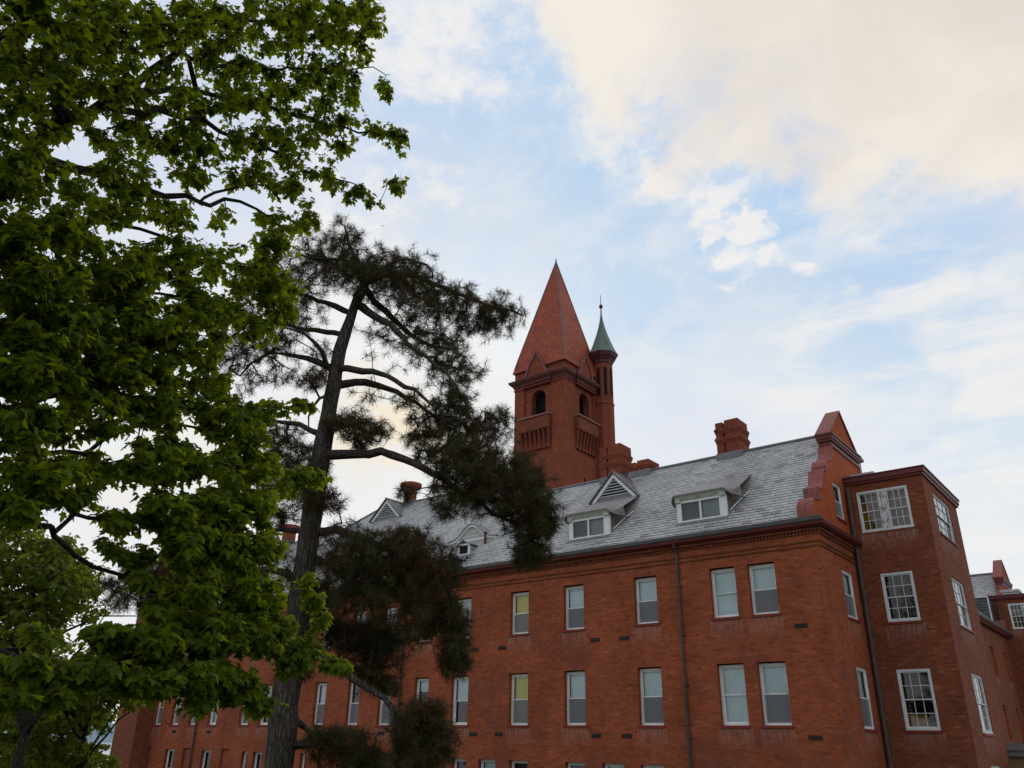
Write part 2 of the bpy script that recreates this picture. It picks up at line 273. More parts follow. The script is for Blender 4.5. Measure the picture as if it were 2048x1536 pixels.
# ------------------------------------------------------------------ mesh helpers
class MB:
    def __init__(s): s.v = []; s.f = []; s.m = []; s.st = {}
    def quad(s, *p, m=0, stain=None):
        i = len(s.v); s.v += [tuple(map(float, q)) for q in p]; s.f.append(tuple(range(i, i+len(p)))); s.m.append(m)
        if stain: s.st[len(s.f)-1] = stain
    def box(s, x0, y0, z0, x1, y1, z1, m=0):
        if x0 > x1: x0, x1 = x1, x0
        if y0 > y1: y0, y1 = y1, y0
        if z0 > z1: z0, z1 = z1, z0
        a = [(x0, y0, z0), (x1, y0, z0), (x1, y1, z0), (x0, y1, z0), (x0, y0, z1), (x1, y0, z1), (x1, y1, z1), (x0, y1, z1)]
        for f in ((0, 3, 2, 1), (4, 5, 6, 7), (0, 1, 5, 4), (1, 2, 6, 5), (2, 3, 7, 6), (3, 0, 4, 7)): s.quad(*[a[k] for k in f], m=m)
    def prism(s, pts, d, m=0, caps=True):     # polygon (3d points) pushed along vector d
        d = np.array(d, float); a = [np.array(p, float) for p in pts]; b = [p+d for p in a]; n = len(a)
        if caps: s.quad(*a[::-1], m=m); s.quad(*b, m=m)
        for i in range(n): s.quad(a[i], a[(i+1) % n], b[(i+1) % n], b[i], m=m)
    def ring(s, rings, m=0, close=True, cap=True):
        n = len(rings[0])
        for a, b in zip(rings, rings[1:]):
            for i in range(n if close else n-1): s.quad(a[i], a[(i+1) % n], b[(i+1) % n], b[i], m=m)
        if cap: s.quad(*rings[0][::-1], m=m); s.quad(*rings[-1], m=m)
    def lathe(s, c, prof, n=16, m=0, a0=0.0):
        s.ring([[(c[0]+r*math.cos(a0+2*math.pi*i/n), c[1]+r*math.sin(a0+2*math.pi*i/n), z) for i in range(n)] for r, z in prof], m=m)
    def tube(s, pts, r, n=8, m=0):
        pts = [np.array(p, float) for p in pts]; rings = []
        for i, p in enumerate(pts):
            d = pts[min(i+1, len(pts)-1)]-pts[max(i-1, 0)]; d /= np.linalg.norm(d)
            u = np.cross(d, (0.3, .2, 1) if abs(d[2]) < .9 else (1, 0, 0)); u /= np.linalg.norm(u); w = np.cross(d, u)
            rr = r[i] if hasattr(r, '__len__') else r
            rings.append([p+rr*(math.cos(2*math.pi*k/n)*u+math.sin(2*math.pi*k/n)*w) for k in range(n)])
        s.ring(rings, m=m)
    def sweep(s, path, prof, m=0, close=False):   # horizontal path [(x,y)], profile [(out,z)], out = to the left of travel turned outward
        n = len(path); P = [np.array(p, float) for p in path]; off = []
        def nrm(a, b): d = (b-a)/np.linalg.norm(b-a); return np.array([d[1], -d[0]])
        for i in range(n):
            if close: n0, n1 = nrm(P[i-1], P[i]), nrm(P[i], P[(i+1) % n])
            else: n0 = nrm(P[max(i-1, 0)], P[max(i, 1)]); n1 = nrm(P[min(i, n-2)], P[min(i+1, n-1)])
            b = n0+n1; b = b/(1+n0@n1); off.append(b)
        rings = [[(P[i][0]+off[i][0]*o, P[i][1]+off[i][1]*o, z) for o, z in prof] for i in range(n)]
        k = len(prof); R_ = rings+([rings[0]] if close else [])
        for a, b in zip(R_, R_[1:]):
            for i in range(k): s.quad(a[i], b[i], b[(i+1) % k], a[(i+1) % k], m=m)
        if not close: s.quad(*rings[0], m=m); s.quad(*rings[-1][::-1], m=m)
    def build(s, name, mats, parent=None, base=(0, 0, 0), smooth=False, kind=None):
        me = bpy.data.meshes.new(name); b = np.array(base, float)
        me.from_pydata([tuple(np.array(v)-b) for v in s.v], [], s.f)
        for mm in (mats if isinstance(mats, (list, tuple)) else [mats]): me.materials.append(mm)
        me.polygons.foreach_set('material_index', s.m)
        uv = me.uv_layers.new(name='UVMap'); dat = np.zeros(len(me.loops)*2, dtype=np.float32); V = np.array(s.v, float); k = 0
        for f in s.f:
            p = V[list(f)]; c = np.zeros(3)
            for i in range(len(f)): c += np.cross(p[i]-p[0], p[(i+1) % len(f)]-p[0])
            l = np.linalg.norm(c); nn = c/l if l > 1e-12 else np.array([0, 0, 1.])
            if abs(nn[2]) > .999: t = np.array([1., 0, 0]); w = np.array([0, 1., 0])
            else: t = np.array([-nn[1], nn[0], 0]); t /= np.linalg.norm(t); w = np.cross(nn, t); 
            if w[2] < 0: w = -w
            if abs(t[0]) > abs(t[1]): t = t*(1 if t[0] > 0 else -1)
            else: t = t*(1 if t[1] > 0 else -1)
            for q in p: dat[k] = q@t; dat[k+1] = q@w; k += 2
        uv.data.foreach_set('uv', dat)
        if s.st:
            ca = me.color_attributes.new('stain', 'FLOAT_COLOR', 'CORNER'); arr = np.zeros((len(me.loops), 4), dtype=np.float32)
            for fi, st in s.st.items():
                ls = me.polygons[fi].loop_start
                for j, val in enumerate(st): arr[ls+j] = val
            ca.data.foreach_set('color', arr.ravel())
        if smooth: me.polygons.foreach_set('use_smooth', [True]*len(me.polygons))
        me.update()
        o = bpy.data.objects.new(name, me); COL.objects.link(o)
        if parent: o.parent = parent
        if kind: o['kind'] = kind
        return o
def thing(name, label, cat, loc=(0, 0, 0), group=None):
    o = bpy.data.objects.new(name, None); COL.objects.link(o); o.location = loc; o.empty_display_size = .5
    o['label'] = label; o['category'] = cat
    if group: o['group'] = group
    return o
def child_at(o, parent, pbase): o.parent = parent; return o

def wall(mb, o, U, N, L, z0, z1, holes, depth=.26, m=0, mr=1, stain=True):
    """brick wall in the plane through o, along U, facing N, with window holes (u0,u1,za,zb) and reveals"""
    o = np.array(o, float); U = np.array(U, float); N = np.array(N, float)
    us = {0., L}; zs = {z0, z1}; strips = []
    for (a, b, c, d) in holes:
        us |= {a, b}; zs |= {c, d}
        if stain:
            e = c-.085; us |= {a-.12, b+.12}; zs |= {e, e-.75}; strips.append((a-.12, b+.12, e-.75, e))
    us = sorted(x for x in us if 0 <= x <= L); zs = sorted(x for x in zs if z0 <= x <= z1)
    P = lambda u, z, dd=0: (o[0]+U[0]*u-N[0]*dd, o[1]+U[1]*u-N[1]*dd, z)
    for i in range(len(us)-1):
        for j in range(len(zs)-1):
            a, b, c, d = us[i], us[i+1], zs[j], zs[j+1]; cu, cz = (a+b)/2, (c+d)/2
            if b-a < 1e-6 or d-c < 1e-6: continue
            if any(h[0] < cu < h[1] and h[2] < cz < h[3] for h in holes): continue
            st = None
            for s_ in strips:
                if s_[0] < cu < s_[1] and s_[2] < cz < s_[3]:
                    v0 = (c-s_[2])/.75; v1 = (d-s_[2])/.75; st = [v0, v0, v1, v1]
            mb.quad(P(a, c), P(b, c), P(b, d), P(a, d), m=m, stain=st)
    for (a, b, c, d) in holes:
        mb.quad(P(a, c), P(a, d), P(a, d, depth), P(a, c, depth), m=mr)
        mb.quad(P(b, d), P(b, c), P(b, c, depth), P(b, d, depth), m=mr)
        mb.quad(P(a, d), P(b, d), P(b, d, depth), P(a, d, depth), m=mr)
        mb.quad(P(b, c), P(a, c), P(a, c, depth), P(b, c, depth), m=mr)

# window: local x along the wall, y into the wall, z up; origin at bottom centre of the opening on the wall face
_wc = {}
def window(parent, pos, rot, w, h, up='pale', lo='screen', mun=None, depth=.26, paint=None, sill=True, double=False, name='window'):
    paint = paint or MWH; key = (round(w, 2), round(h, 2), up, lo, mun, paint.name, sill, double, depth)
    if key not in _wc:
        f = MB(); y0 = depth-.06; t = .07; hw = w/2; T0, T1 = y0, y0+.1
        f.box(-hw, T0, 0, -hw+t, T1, h); f.box(hw-t, T0, 0, hw, T1, h); f.box(-hw+t, T0, h-t, hw-t, T1, h); f.box(-hw+t, T0-.02, 0, hw-t, T1, t*1.15)
        units = [(-hw+t, hw-t)]
        if double: units = [(-hw+t, -.16), (.16, hw-t)]
        mid = h*.5; rail = .04; ob = {'f': (f, [paint], 'window')}
        for ui, (a, b) in enumerate(units):
            panes = MB(); muntin = MB(); ob['p%d' % ui] = (panes, [MGLASS], 'pane')
            if mun: ob['m%d' % ui] = (muntin, [paint], 'muntin')
            for (za, zb, yy) in ((mid-.02, h-t, T0+.03), (t*1.15, mid+.02, T0+.065)):
                f.box(a, yy, za, a+rail, yy+.03, zb); f.box(b-rail, yy, za, b, yy+.03, zb); f.box(a+rail, yy, za, b-rail, yy+.03, za+rail); f.box(a+rail, yy, zb-rail, b-rail, yy+.03, zb)
                panes.quad((a+rail, yy+.015, za+rail), (b-rail, yy+.015, za+rail), (b-rail, yy+.015, zb-rail), (a+rail, yy+.015, zb-rail))
                if mun:
                    nc, nr = mun
                    for k in range(1, nc):
                        x = a+rail+(b-a-2*rail)*k/nc; muntin.box(x-.011, yy-.002, za+rail, x+.011, yy+.012, zb-rail)
                    for k in range(1, nr):
                        z = za+rail+(zb-za-2*rail)*k/nr; muntin.box(a+rail, yy-.005, z-.011, b-rail, yy+.009, z+.011)
        if double:
            mu = MB(); mu.box(-.16, T0-.01, 0.07, .16, T1, h-t); ob['u'] = (mu, [MRUST], 'mullion')
        by = T0+.16
        def blind_or_dim_room(mm, za, zb, nm='blind_or_dim_room', a=-hw+t, b=hw-t, yy=by):
            q = MB(); q.quad((a, yy, za), (b, yy, za), (b, yy, zb), (a, yy, zb)); return (q, [mm], nm)
        mats = dict(pale=MBL, yellow=MBLY, grey=MBLG, mauve=MBLM, cream=MCREAM, dim=MDIM)  # dim is no blind: a dark sheet painting the unlit room
        if up in mats: ob['b'] = blind_or_dim_room(mats[up], mid, h-.02)
        if up == 'half': ob['b'] = blind_or_dim_room(MBL, h*.72, h-.02)
        if lo in mats: ob['c'] = blind_or_dim_room(mats[lo], .03, mid)
        if lo in ('screen', 'yscreen'):
            ob['s'] = blind_or_dim_room(MSCREEN, .07, mid-.02, 'insect_screen', yy=T0+.02, a=-hw+t+.03, b=hw-t-.03)
            if lo == 'yscreen': ob['c'] = blind_or_dim_room(MBLY, .03, mid)
            else: ob['c'] = blind_or_dim_room(MDIM, .03, mid)  # dark sheet behind the screen, painting the unlit room
        if lo == 'ochre':
            ob['c'] = blind_or_dim_room(MOCH, .03, h*.27, 'board', b=hw*.3); 
        if double: ob['c'] = blind_or_dim_room(MOCH, .03, h*.72, 'board', b=-hw+.42, yy=by-.03)
        if sill:
            q = MB(); q.box(-hw-.07, -.055, -.085, hw+.07, .06, -.004); ob['z'] = (q, [MSILL], 'sill')
        _wc[key] = {k: [None, *v] for k, v in ob.items()}
    C = _wc[key]; root = None
    order = ['f']+[k for k in C if k != 'f']
    for k in order:
        me, mb, ms, nm = C[k]
        if me is None:
            o = mb.build(nm, ms); C[k][0] = o.data
        else:
            o = bpy.data.objects.new(nm, me); COL.objects.link(o)
        if root is None:
            root = o; root.location = pos; root.rotation_euler = (0, 0, rot); root.parent = parent
            if name != 'window': root.name = name
        else: o.parent = root
    return root
# ------------------------------------------------------------------ ground, water, hills
def structure(o): o['kind'] = 'structure'; return o
GZ = -4.2
def ground_z(x, y):
    d = math.hypot(x, y); t = min(1, max(0, (d-3)/19)); t = t*t*(3-2*t); z = -1.65+(GZ+1.65)*t
    s = min(1, max(0, (-x-75)/120)); return z-14*s*s*(3-2*s)
def build_ground():
    g = MB(); xs = list(np.linspace(-240, 60, 61)); ys = list(np.linspace(-60, 160, 45))
    for a, b in zip(xs, xs[1:]):
        for c, d in zip(ys, ys[1:]): g.quad((a, c, ground_z(a, c)), (b, c, ground_z(b, c)), (b, d, ground_z(b, d)), (a, d, ground_z(a, d)))
    m, t, b = mat('lawn', .95, .1); p = t.new('ShaderNodeNewGeometry').outputs['Position']
    t.put(b.inputs['Base Color'], t.mix(t.noise(p, .8, 8, .7), (.03, .05, .012), (.07, .10, .03))); bump(t, b, t.noise(p, 14, 5), .6, .05)
    o = structure(g.build('ground', m)); o.data.polygons.foreach_set('use_smooth', [True]*len(o.data.polygons))
    w = MB(); w.quad((-9000, -6000, -17.5), (6000, -6000, -17.5), (6000, 9000, -17.5), (-9000, 9000, -17.5))
    m, t, b = mat('lake', .12, .5); t.put(b.inputs['Base Color'], (.10, .14, .16)); p = t.new('ShaderNodeNewGeometry').outputs['Position']; bump(t, b, t.noise(p, .6, 5), .2, .2)
    structure(w.build('lake', m))
    h = MB(); n = 120; r0, r1, r2 = 3600, 4300, 5200; rows = []
    for k, (r, base) in enumerate(((r0, -18), (r1, 1), (r2, -18))):
        rows.append([(-r*math.cos(a), r*math.sin(a), base if k != 1 else 60+45*math.sin(a*5+1)+25*math.sin(a*13)+12*math.sin(a*31)) for a in np.linspace(-.7, 1.9, n)])
    for A, B_ in zip(rows, rows[1:]):
        for i in range(n-1): h.quad(A[i], A[i+1], B_[i+1], B_[i])
    structure(h.build('hills', m_plain('far_hills', (.16, .24, .30), .95, .1, .2, .002, bmp=0), smooth=True))
build_ground()

# ------------------------------------------------------------------ main building
YF, XE = 29.27, -9.3
SL = (12.48-7.66)/5.2
B = (-30.0, 34.0, GZ)
bl = thing('brick_building', 'long red brick building with grey slate roof, many sash windows and scrolled end gable', 'building', B)
def part(mb, name, m, parent=None, **k):
    o = mb.build(name, m, bl if parent is None else parent, base=B if parent is None else (0, 0, 0), **k); return o
def sub(mb, name, m, parent, base): return mb.build(name, m, parent, base=base)
def win(x, y, z, rot, *a, **k): return window(bl, (x-B[0], y-B[1], z-B[2]), rot, *a, **k)
colsX = [-11.52, -13.05, -16.38, -19.85, -22.76, -26.13, -28.55, -30.98, -33.25, -35.85, -40.46, -42.25, -45.35, -47.3, -49.3, -51.27]
XL = -55.4
holes = []; low = []; upp = []; bas = []
for i, c in enumerate(colsX):
    c *= 1.0035; w = 1.04 if i < 6 else .92
    low.append((c, w)); upp.append((c, w))
for c, w in low: holes += [(c-w/2-XL, c+w/2-XL, .75, 2.83)]
for c, w in upp: holes += [(c-w/2-XL, c+w/2-XL, 4.46, 6.31)]
basX = [(-11.5, 1.0), (-13.05, 1.0), (-16.5, .98), (-18.2, .98), (-19.95, .95), (-22.8, .98), (-24.5, .95), (-26.1, .85), (-30.9, .9), (-33.3, .9), (-36.8, .5), (-40.7, .8), (-41.85, .55), (-45.55, 1.0), (-49.4, 1.05)]
for c, w in basX: holes += [(c-w/2-XL, c+w/2-XL, -2.7, -.6)]
niches = [(-52.0, .9), (-47.6, .8), (-43.7, .8), (-38.6, .8)]
for c, w in niches: holes += [(c-w/2-XL, c+w/2-XL, -2.7, -.5)]
wl = MB()
wall(wl, (XL, YF, 0), (1, 0, 0), (0, -1, 0), XE-XL, GZ-.1, 7.6, holes)
for c, w in niches: wl.quad((c-w/2, YF+.125, -2.7), (c+w/2, YF+.125, -2.7), (c+w/2, YF+.125, -.5), (c-w/2, YF+.125, -.5))
EW = [(31.4-YF, 32.62-YF, .70, 2.74), (31.4-YF, 32.62-YF, 4.45, 6.19)]
wall(wl, (XE, YF, 0), (0, 1, 0), (1, 0, 0), 39.1-YF, GZ-.1, 7.6, EW, depth=.1)
wl.quad((XE, 39.1, GZ), (XL, 39.1, GZ), (XL, 39.1, 7.6), (XE, 39.1, 7.6)); wl.quad((XL, 39.1, GZ), (XL, YF, GZ), (XL, YF, 7.6), (XL, 39.1, 7.6))
MREV = m_brick('brick_reveal', (.36, .085, .028), (.30, .07, .025), (.24, .08, .045))
part(wl, 'wall', [MB_, MREV])
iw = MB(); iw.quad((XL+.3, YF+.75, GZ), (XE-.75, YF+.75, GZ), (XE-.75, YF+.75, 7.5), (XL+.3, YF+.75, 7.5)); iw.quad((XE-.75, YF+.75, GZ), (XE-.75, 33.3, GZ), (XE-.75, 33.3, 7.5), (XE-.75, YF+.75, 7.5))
part(iw, 'dim_backing', MDARK)  # near-black sheet behind the windows, painting the darkness of the rooms
UPS = [('pale', 'screen'), ('pale', 'pale'), ('pale', 'screen'), ('pale', 'screen'), ('yellow', 'yscreen'), ('pale', 'screen'), ('dim', 'screen'), ('pale', 'mauve'), ('grey', 'screen'), ('pale', 'pale'), ('pale', 'screen')]
LOS = [('pale', 'screen'), ('pale', 'pale'), ('pale', 'screen'), ('pale', 'screen'), ('yellow', 'yscreen'), ('pale', 'dim'), ('half', 'screen'), ('grey', 'screen'), ('dim', 'screen'), ('pale', 'screen'), ('pale', 'dim')]
for i, (c, w) in enumerate(upp): win(c, YF, 4.46, 0, w, 1.81, *UPS[i % 11])
for i, (c, w) in enumerate(low): win(c, YF, .75, 0, w, 2.04, *LOS[i % 11])
for i, (c, w) in enumerate(basX): win(c, YF, -2.7, 0, w, 2.1, 'dim' if i % 3 else 'half', 'dim')
for z, h in ((.70, 2.04), (4.45, 1.74)): win(XE, 32.01, z, math.pi/2, 1.22, h, 'pale', 'screen', depth=.1)
# mouldings
st = MB(); path = [(-51.9, YF), (XE, YF), (XE, 33.38)]
st.sweep(path, [(-.02, 6.68), (.05, 6.68), (.05, 6.745), (-.02, 6.745)]); st.sweep(path, [(-.02, 6.83), (.035, 6.83), (.05, 6.88), (-.02, 6.88)])
for x in np.arange(-51.8, XE+.05, .13): st.box(x, YF-.07, 7.12, x+.07, YF+.02, 7.235)
for y in np.arange(YF+.1, 33.3, .13): st.box(XE-.02, y, 7.12, XE+.07, y+.07, 7.235)
st.sweep(path, [(-.02, 7.237), (.12, 7.237), (.14, 7.328), (-.02, 7.328)])
part(st, 'string_course', MBD)  # darker brick puts the deep shade under the eaves into the colour
co = MB(); co.sweep(path, [(-.03, 7.33), (.24, 7.335), (.27, 7.37), (.33, 7.39), (.36, 7.48), (-.03, 7.48)])
co.sweep([(XE, YF-.34), (XE, 33.38)], [(-.02, 7.482), (.37, 7.482), (.37, 7.53), (.30, 7.60), (-.02, 7.62)])
part(co, 'cornice', MRED)
gu = MB(); gu.sweep([(-51.9, YF), (XE+.33, YF)], [(.05, 7.482), (.34, 7.482), (.39, 7.53), (.41, 7.665), (.37, 7.665), (.34, 7.57), (.05, 7.57)])
for x in np.arange(-51, -9.5, 1.1): gu.box(x, YF-.415, 7.5, x+.03, YF-.3, 7.65)
part(gu, 'gutter', MGUT)
# roof
EY, EZ = YF-.33, 7.655-.927*.04
def sz(y): return 7.66+SL*(y-29.0)
ro = MB()
hx0, hx1, ry, rz = -40.3, -29.5, 36.2, sz(36.2)
XR = -9.78
fr = [(XL-.3, EY, sz(EY)), (XR, EY, sz(EY)), (XR, 34.2, 12.48), (hx1+2, 34.2, 12.48), (hx1, ry, rz), (hx0, ry, rz), (hx0-2, 34.2, 12.48), (XL-.3, 34.2, 12.48)]
ro.quad(*fr)
ro.quad((XR, 34.2, 12.48), (XR, 39.4, 7.66), (-27.5, 39.4, 7.66), (-27.5, 34.2, 12.48)); ro.quad((-42.3, 34.2, 12.48), (-42.3, 39.4, 7.66), (XL-.3, 39.4, 7.66), (XL-.3, 34.2, 12.48))
ro.quad((hx1, ry, rz), (hx1+2, 34.2, 12.48), (hx1+4.7, 34.2, 9.98), (hx1+4.7, 38.2, 9.98), (hx1+2, 38.2, 12.48)); ro.quad((hx0, ry, rz), (hx0-2, 38.2, 12.48), (hx0-4.7, 38.2, 9.98), (hx0-4.7, 34.2, 9.98), (hx0-2, 34.2, 12.48))
ro.quad((hx1, ry, rz), (hx1+2, 38.2, 12.48), (hx1+2, 43.4, 7.66), (hx0-2, 43.4, 7.66), (hx0-2, 38.2, 12.48), (hx0, ry, rz))
ro.quad((XL-.3, EY, sz(EY)-.04), (XL-.3, EY+.5, sz(EY+.5)-.04), (XR, EY+.5, sz(EY+.5)-.04), (XR, EY, sz(EY)-.04)); ro.quad((XL-.3, EY, sz(EY)), (XL-.3, EY, sz(EY)-.04), (XR, EY, sz(EY)-.04), (XR, EY, sz(EY)))
roof = part(ro, 'roof', MSL)
def rp(mb, name, m, **k): return mb.build(name, m, bl, base=B, **k)
rd = MB()
for a, b in (((XR, 34.2, 12.5), (hx1+2, 34.2, 12.5)), ((hx1+2, 34.2, 12.5), (hx1, ry, rz+.02)), ((hx1, ry, rz+.02), (hx0, ry, rz+.02)), ((hx0, ry, rz+.02), (hx0-2, 34.2, 12.5)), ((hx0-2, 34.2, 12.5), (XL-.3, 34.2, 12.5))):
    rd.tube([a, b], .075, 6)
rp(rd, 'ridge_cap', MLEAD)
# chimneys
def chimney(x0, x1, y0, y1, z0, z1, bands, groove=True, peak=.06):
    c = MB(); xm = x0+(x1-x0)*.36
    if groove:
        c.box(x0, y0, z0, xm-.05, y1, z1); c.box(xm+.05, y0-.0, z0, x1, y1, z1+peak); c.box(xm-.05, y0+.1, z0, xm+.05, y1-.1, z1-.05)
    else: c.box(x0, y0, z0, x1, y1, z1)
    for zb, n in bands:
        for k in range(n): e = .022*(k+1); c.box(x0-e, y0-e, zb+.072*k, x1+e, y1+e, zb+.072*(k+1)-.002)
        c.box(x0-.04, y0-.04, zb+.072*n, x1+.04, y1+.04, zb+.072*n+.06)
    o = rp(c, 'chimney', MBT)
    f = MB(); f.box(x0-.06, y0-.035, z0+.2, x1+.08, y1+.1, 12.51); f.build('lead_flashing', MLEAD, o, base=B); return o
chimney(-14.86, -13.74, 33.9, 35.0, 12.0, 14.03, [(13.0, 3), (13.46, 3)])
chimney(-19.58, -18.5, 33.9, 35.0, 12.0, 12.96, [(12.58, 3)])
chimney(-21.3, -20.08, 33.9, 35.0, 12.0, 14.12, [(12.98, 3), (13.45, 3)])
for (cx, cy, zb, zt, r) in ((-37.45, 36.2, 14.0, 15.62, .42), (-47.2, 34.2, 12.2, 13.75, .46)):
    c = MB(); c.lathe((cx, cy), [(r, zb), (r, zt-.42), (r+.08, zt-.36), (r+.24, zt-.3), (r+.3, zt-.2), (r+.3, zt-.03), (r+.22, zt), (r-.1, zt)], 20)
    o = rp(c, 'chimney', m_plain('terracotta_stack_%d' % int(-cx), (.25, .072, .042), .85, .2, .25, 3)); f = MB(); f.lathe((cx, cy), [(r+.06, zb-.1), (r+.05, zb+.45), (r+.0, zb+.5)], 20); f.build('lead_flashing', MLEAD, o, base=B)
MCHEEK = m_plain('cheek_brown', (.16, .145, .12), .8, .2, .3, 3)
# shed dormers with swept roofs
def shed_dormer(xa, xb, y0=29.75):
    zb = sz(y0)-.02; f = MB(); W_ = xb-xa; zt = zb+.93
    f.box(xa, y0, zb, xa+.2, y0+.12, zt); f.box(xb-.3, y0, zb, xb, y0+.12, zt); f.box(xa+.2, y0, zb, xb-.3, y0+.12, zb+.12); f.box(xa+.2, y0, zt-.08, xb-.3, y0+.12, zt)
    xm = xa+.2+(W_-.5)*.5; f.box(xm-.035, y0+.01, zb+.12, xm+.035, y0+.11, zt-.08)
    o = rp(f, 'dormer', MWH)
    w = MB(); w.quad((xa+.2, y0+.07, zb+.12), (xb-.3, y0+.07, zb+.12), (xb-.3, y0+.07, zt-.08), (xa+.2, y0+.07, zt-.08)); w.build('pane', MGLASS, o, base=B)
    w = MB(); w.quad((xm, y0+.2, zb+.05), (xb-.28, y0+.2, zb+.05), (xb-.28, y0+.2, zt), (xm, y0+.2, zt)); w.build('blind_or_dim_room', MBLG, o, base=B)
    w = MB(); w.quad((xa+.18, y0+.25, zb), (xm, y0+.25, zb), (xm, y0+.25, zt), (xa+.18, y0+.25, zt)); w.build('screen', MDIM, o, base=B)  # dim sheet behind the glass, its dark colour painting the room
    e = MB(); e.prism([(xa-.02, y0+.02, zt), (xa-.02, y0-.14, zt+.17), (xa-.02, y0-.2, zt+.24), (xa-.02, y0+.12, zt+.24)], (W_+.04, 0, 0))
    e.box(xa-.02, y0-.1, zt-.04, xa+.2, y0+.0, zt+.19); e.box(xb-.24, y0-.1, zt-.04, xb+.0, y0+.0, zt+.19)
    e.build('cornice', MGREENP, o, base=B)
    # cheeks
    yb = 29+(zt+.28-7.66)/SL
    for x, s in ((xa+.01, -1), (xb-.01, 1)):
        c = MB(); c.prism([(x, y0+.1, zb), (x, yb, zt+.28), (x, y0+.1, zt+.28)], (-.05*s, 0, 0))
        c.build('cheek', MCHEEK, o, base=B)
    # lead roof: flat middle, wings dipping then sweeping out to the slates
    r = MB(); ny = 10; yt = 32.3; z0 = zt+.25; 
    us = [-1.42, -1.36, -1.28, -1.2, -1.12, -1.05, -1.0, 0, 1.0, 1.05, 1.12, 1.2, 1.28, 1.36, 1.42]
    rows = []
    for j in range(ny+1):
        t = j/ny; row = []
        for u in us:
            a = abs(u); s = 1 if u > 0 else -1; hw = W_/2+.02
            ex = 0 if a <= 1 else (a-1)/.42
            x = (xa+xb)/2+s*(min(a, 1)*hw+ex*.42*(1-.75*t*t))
            y = y0-.22+(yt-y0+.22)*t
            if a > 1: y = max(y, y0-.22+.9*ex*ex*(1-t)+.0)
            zc = z0+(sz(yt)+.03-z0)*t
            dip = 0 if a <= 1 else -.2*math.sin(min(1, ex*1.6)*math.pi*.5)*(1-t)
            z = max(zc+dip, sz(y)+.035)
            row.append((x, y, z))
        rows.append(row)
    for a_, b_ in zip(rows, rows[1:]):
        for i in range(len(us)-1): r.quad(a_[i], a_[i+1], b_[i+1], b_[i])
    for i in range(len(us)-1):
        p, q = rows[0][i], rows[0][i+1]; r.quad((p[0], p[1], p[2]-.05), (q[0], q[1], q[2]-.05), q, p)
        r.quad((p[0], p[1], p[2]-.05), (p[0], p[1]+.4, max(p[2]-.05, sz(p[1]+.4)-.02)), (q[0], q[1]+.4, max(q[2]-.05, sz(q[1]+.4)-.02)), (q[0], q[1], q[2]-.05))
    r.build('dormer_roof', MLEAD2, o, base=B)
    k = MB()
    k.tube([(xb+.02, y0+.25, sz(y0+.25)+.08), (xb+.28, y0+.75, sz(y0+.75)+.12), (xb+.5, y0+1.25, sz(y0+1.25)+.10)], .025, 5)
    k.build('edge_board', MWH, o, base=B)
    ap = MB(); ap.prism([(xa-.06, y0-.16, sz(y0-.16)+.008), (xb+.06, y0-.16, sz(y0-.16)+.008), (xb+.03, y0+.02, sz(y0)+.05), (xa-.03, y0+.02, sz(y0)+.05)], (0, 0, .008)); ap.build('lead_apron', MLEAD, o, base=B)
shed_dormer(-15.04, -12.86); shed_dormer(-20.43, -18.3); shed_dormer(-47.6, -45.3)
# louvred gables
def louvre_gable(xc, y0, hw, h):
    zb = sz(y0); ya = 29+(zb+h-7.66)/SL; f = MB()
    def rake(s, t0, t1, ya_, yb_, w, mb):
        mb.prism([(xc+s*hw*t0, ya_, zb), (xc+s*(hw*t0-w), ya_, zb), (xc, ya_, zb+h*t1-w*h/hw), (xc, ya_, zb+h*t1)], (0, yb_-ya_, 0))
    for s in (-1, 1): rake(s, .97, .97, y0-.10, y0+.03, .2, f)
    o = rp(f, 'louvre_gable', MWH)
    l = MB(); n = 6
    for k in range(n):
        z = zb+.22+(h-.5)*k/n; w = hw*(1-(z-zb+.09)/h)-.12
        if w > .05: l.prism([(xc-w, y0-.03, z), (xc-w, y0+.06, z+.05), (xc-w, y0+.06, z+.08), (xc-w, y0-.03, z+.055)], (2*w, 0, 0))
    l.build('louvre', MLOUV, o, base=B)
    d = MB(); d.quad((xc-hw*.92, y0+.16, zb+.02), (xc+hw*.92, y0+.16, zb+.02), (xc, y0+.16, zb+h*.92)); d.build('louvre_back', MDARK, o, base=B)
    a = MB(); a.prism([(xc-hw*.86, y0-.03, zb-.02), (xc+hw*.86, y0-.03, zb-.02), (xc+hw*.7, y0-.03, zb+.2), (xc-hw*.7, y0-.03, zb+.2)], (0, .08, 0)); a.build('lead_apron', MLEAD, o, base=B)
    r = MB()
    for s in (-1, 1):
        e = 1.06; p = [(xc+s*hw*e, y0-.2, zb-.02), (xc, y0-.2, zb+h+.03), (xc, ya+.1, zb+h+.03), (xc+s*hw*e, y0+.1, zb-.02)]
        q = [(v[0], v[1], v[2]+.05) for v in p]
        r.quad(*(p if s < 0 else p[::-1])); r.quad(*(q[::-1] if s < 0 else q)); r.quad(p[0], p[1], q[1], q[0]); r.quad(p[3], p[0], q[0], q[3]); r.quad(p[2], p[3], q[3], q[2])
    r.build('gable_roof', m_slate('slate_mauve', (.30, .28, .29), (.24, .23, .25)), o, base=B)
    t_ = MB(); t_.tube([(xc, y0-.2, zb+h+.09), (xc, ya+.15, zb+h+.09)], .04, 6)
    for s in (-1, 1): t_.tube([(xc+s*hw*1.06, y0+.12, zb+.05), (xc, ya+.12, zb+h+.09)], .035, 5)
    t_.build('ridge_cap', MLEAD, o, base=B)
louvre_gable(-19.5, 32.25, 1.3, 1.33); louvre_gable(-30.28, 34.45, 1.38, 1.42); louvre_gable(-38.0, 34.75, 1.36, 1.3)
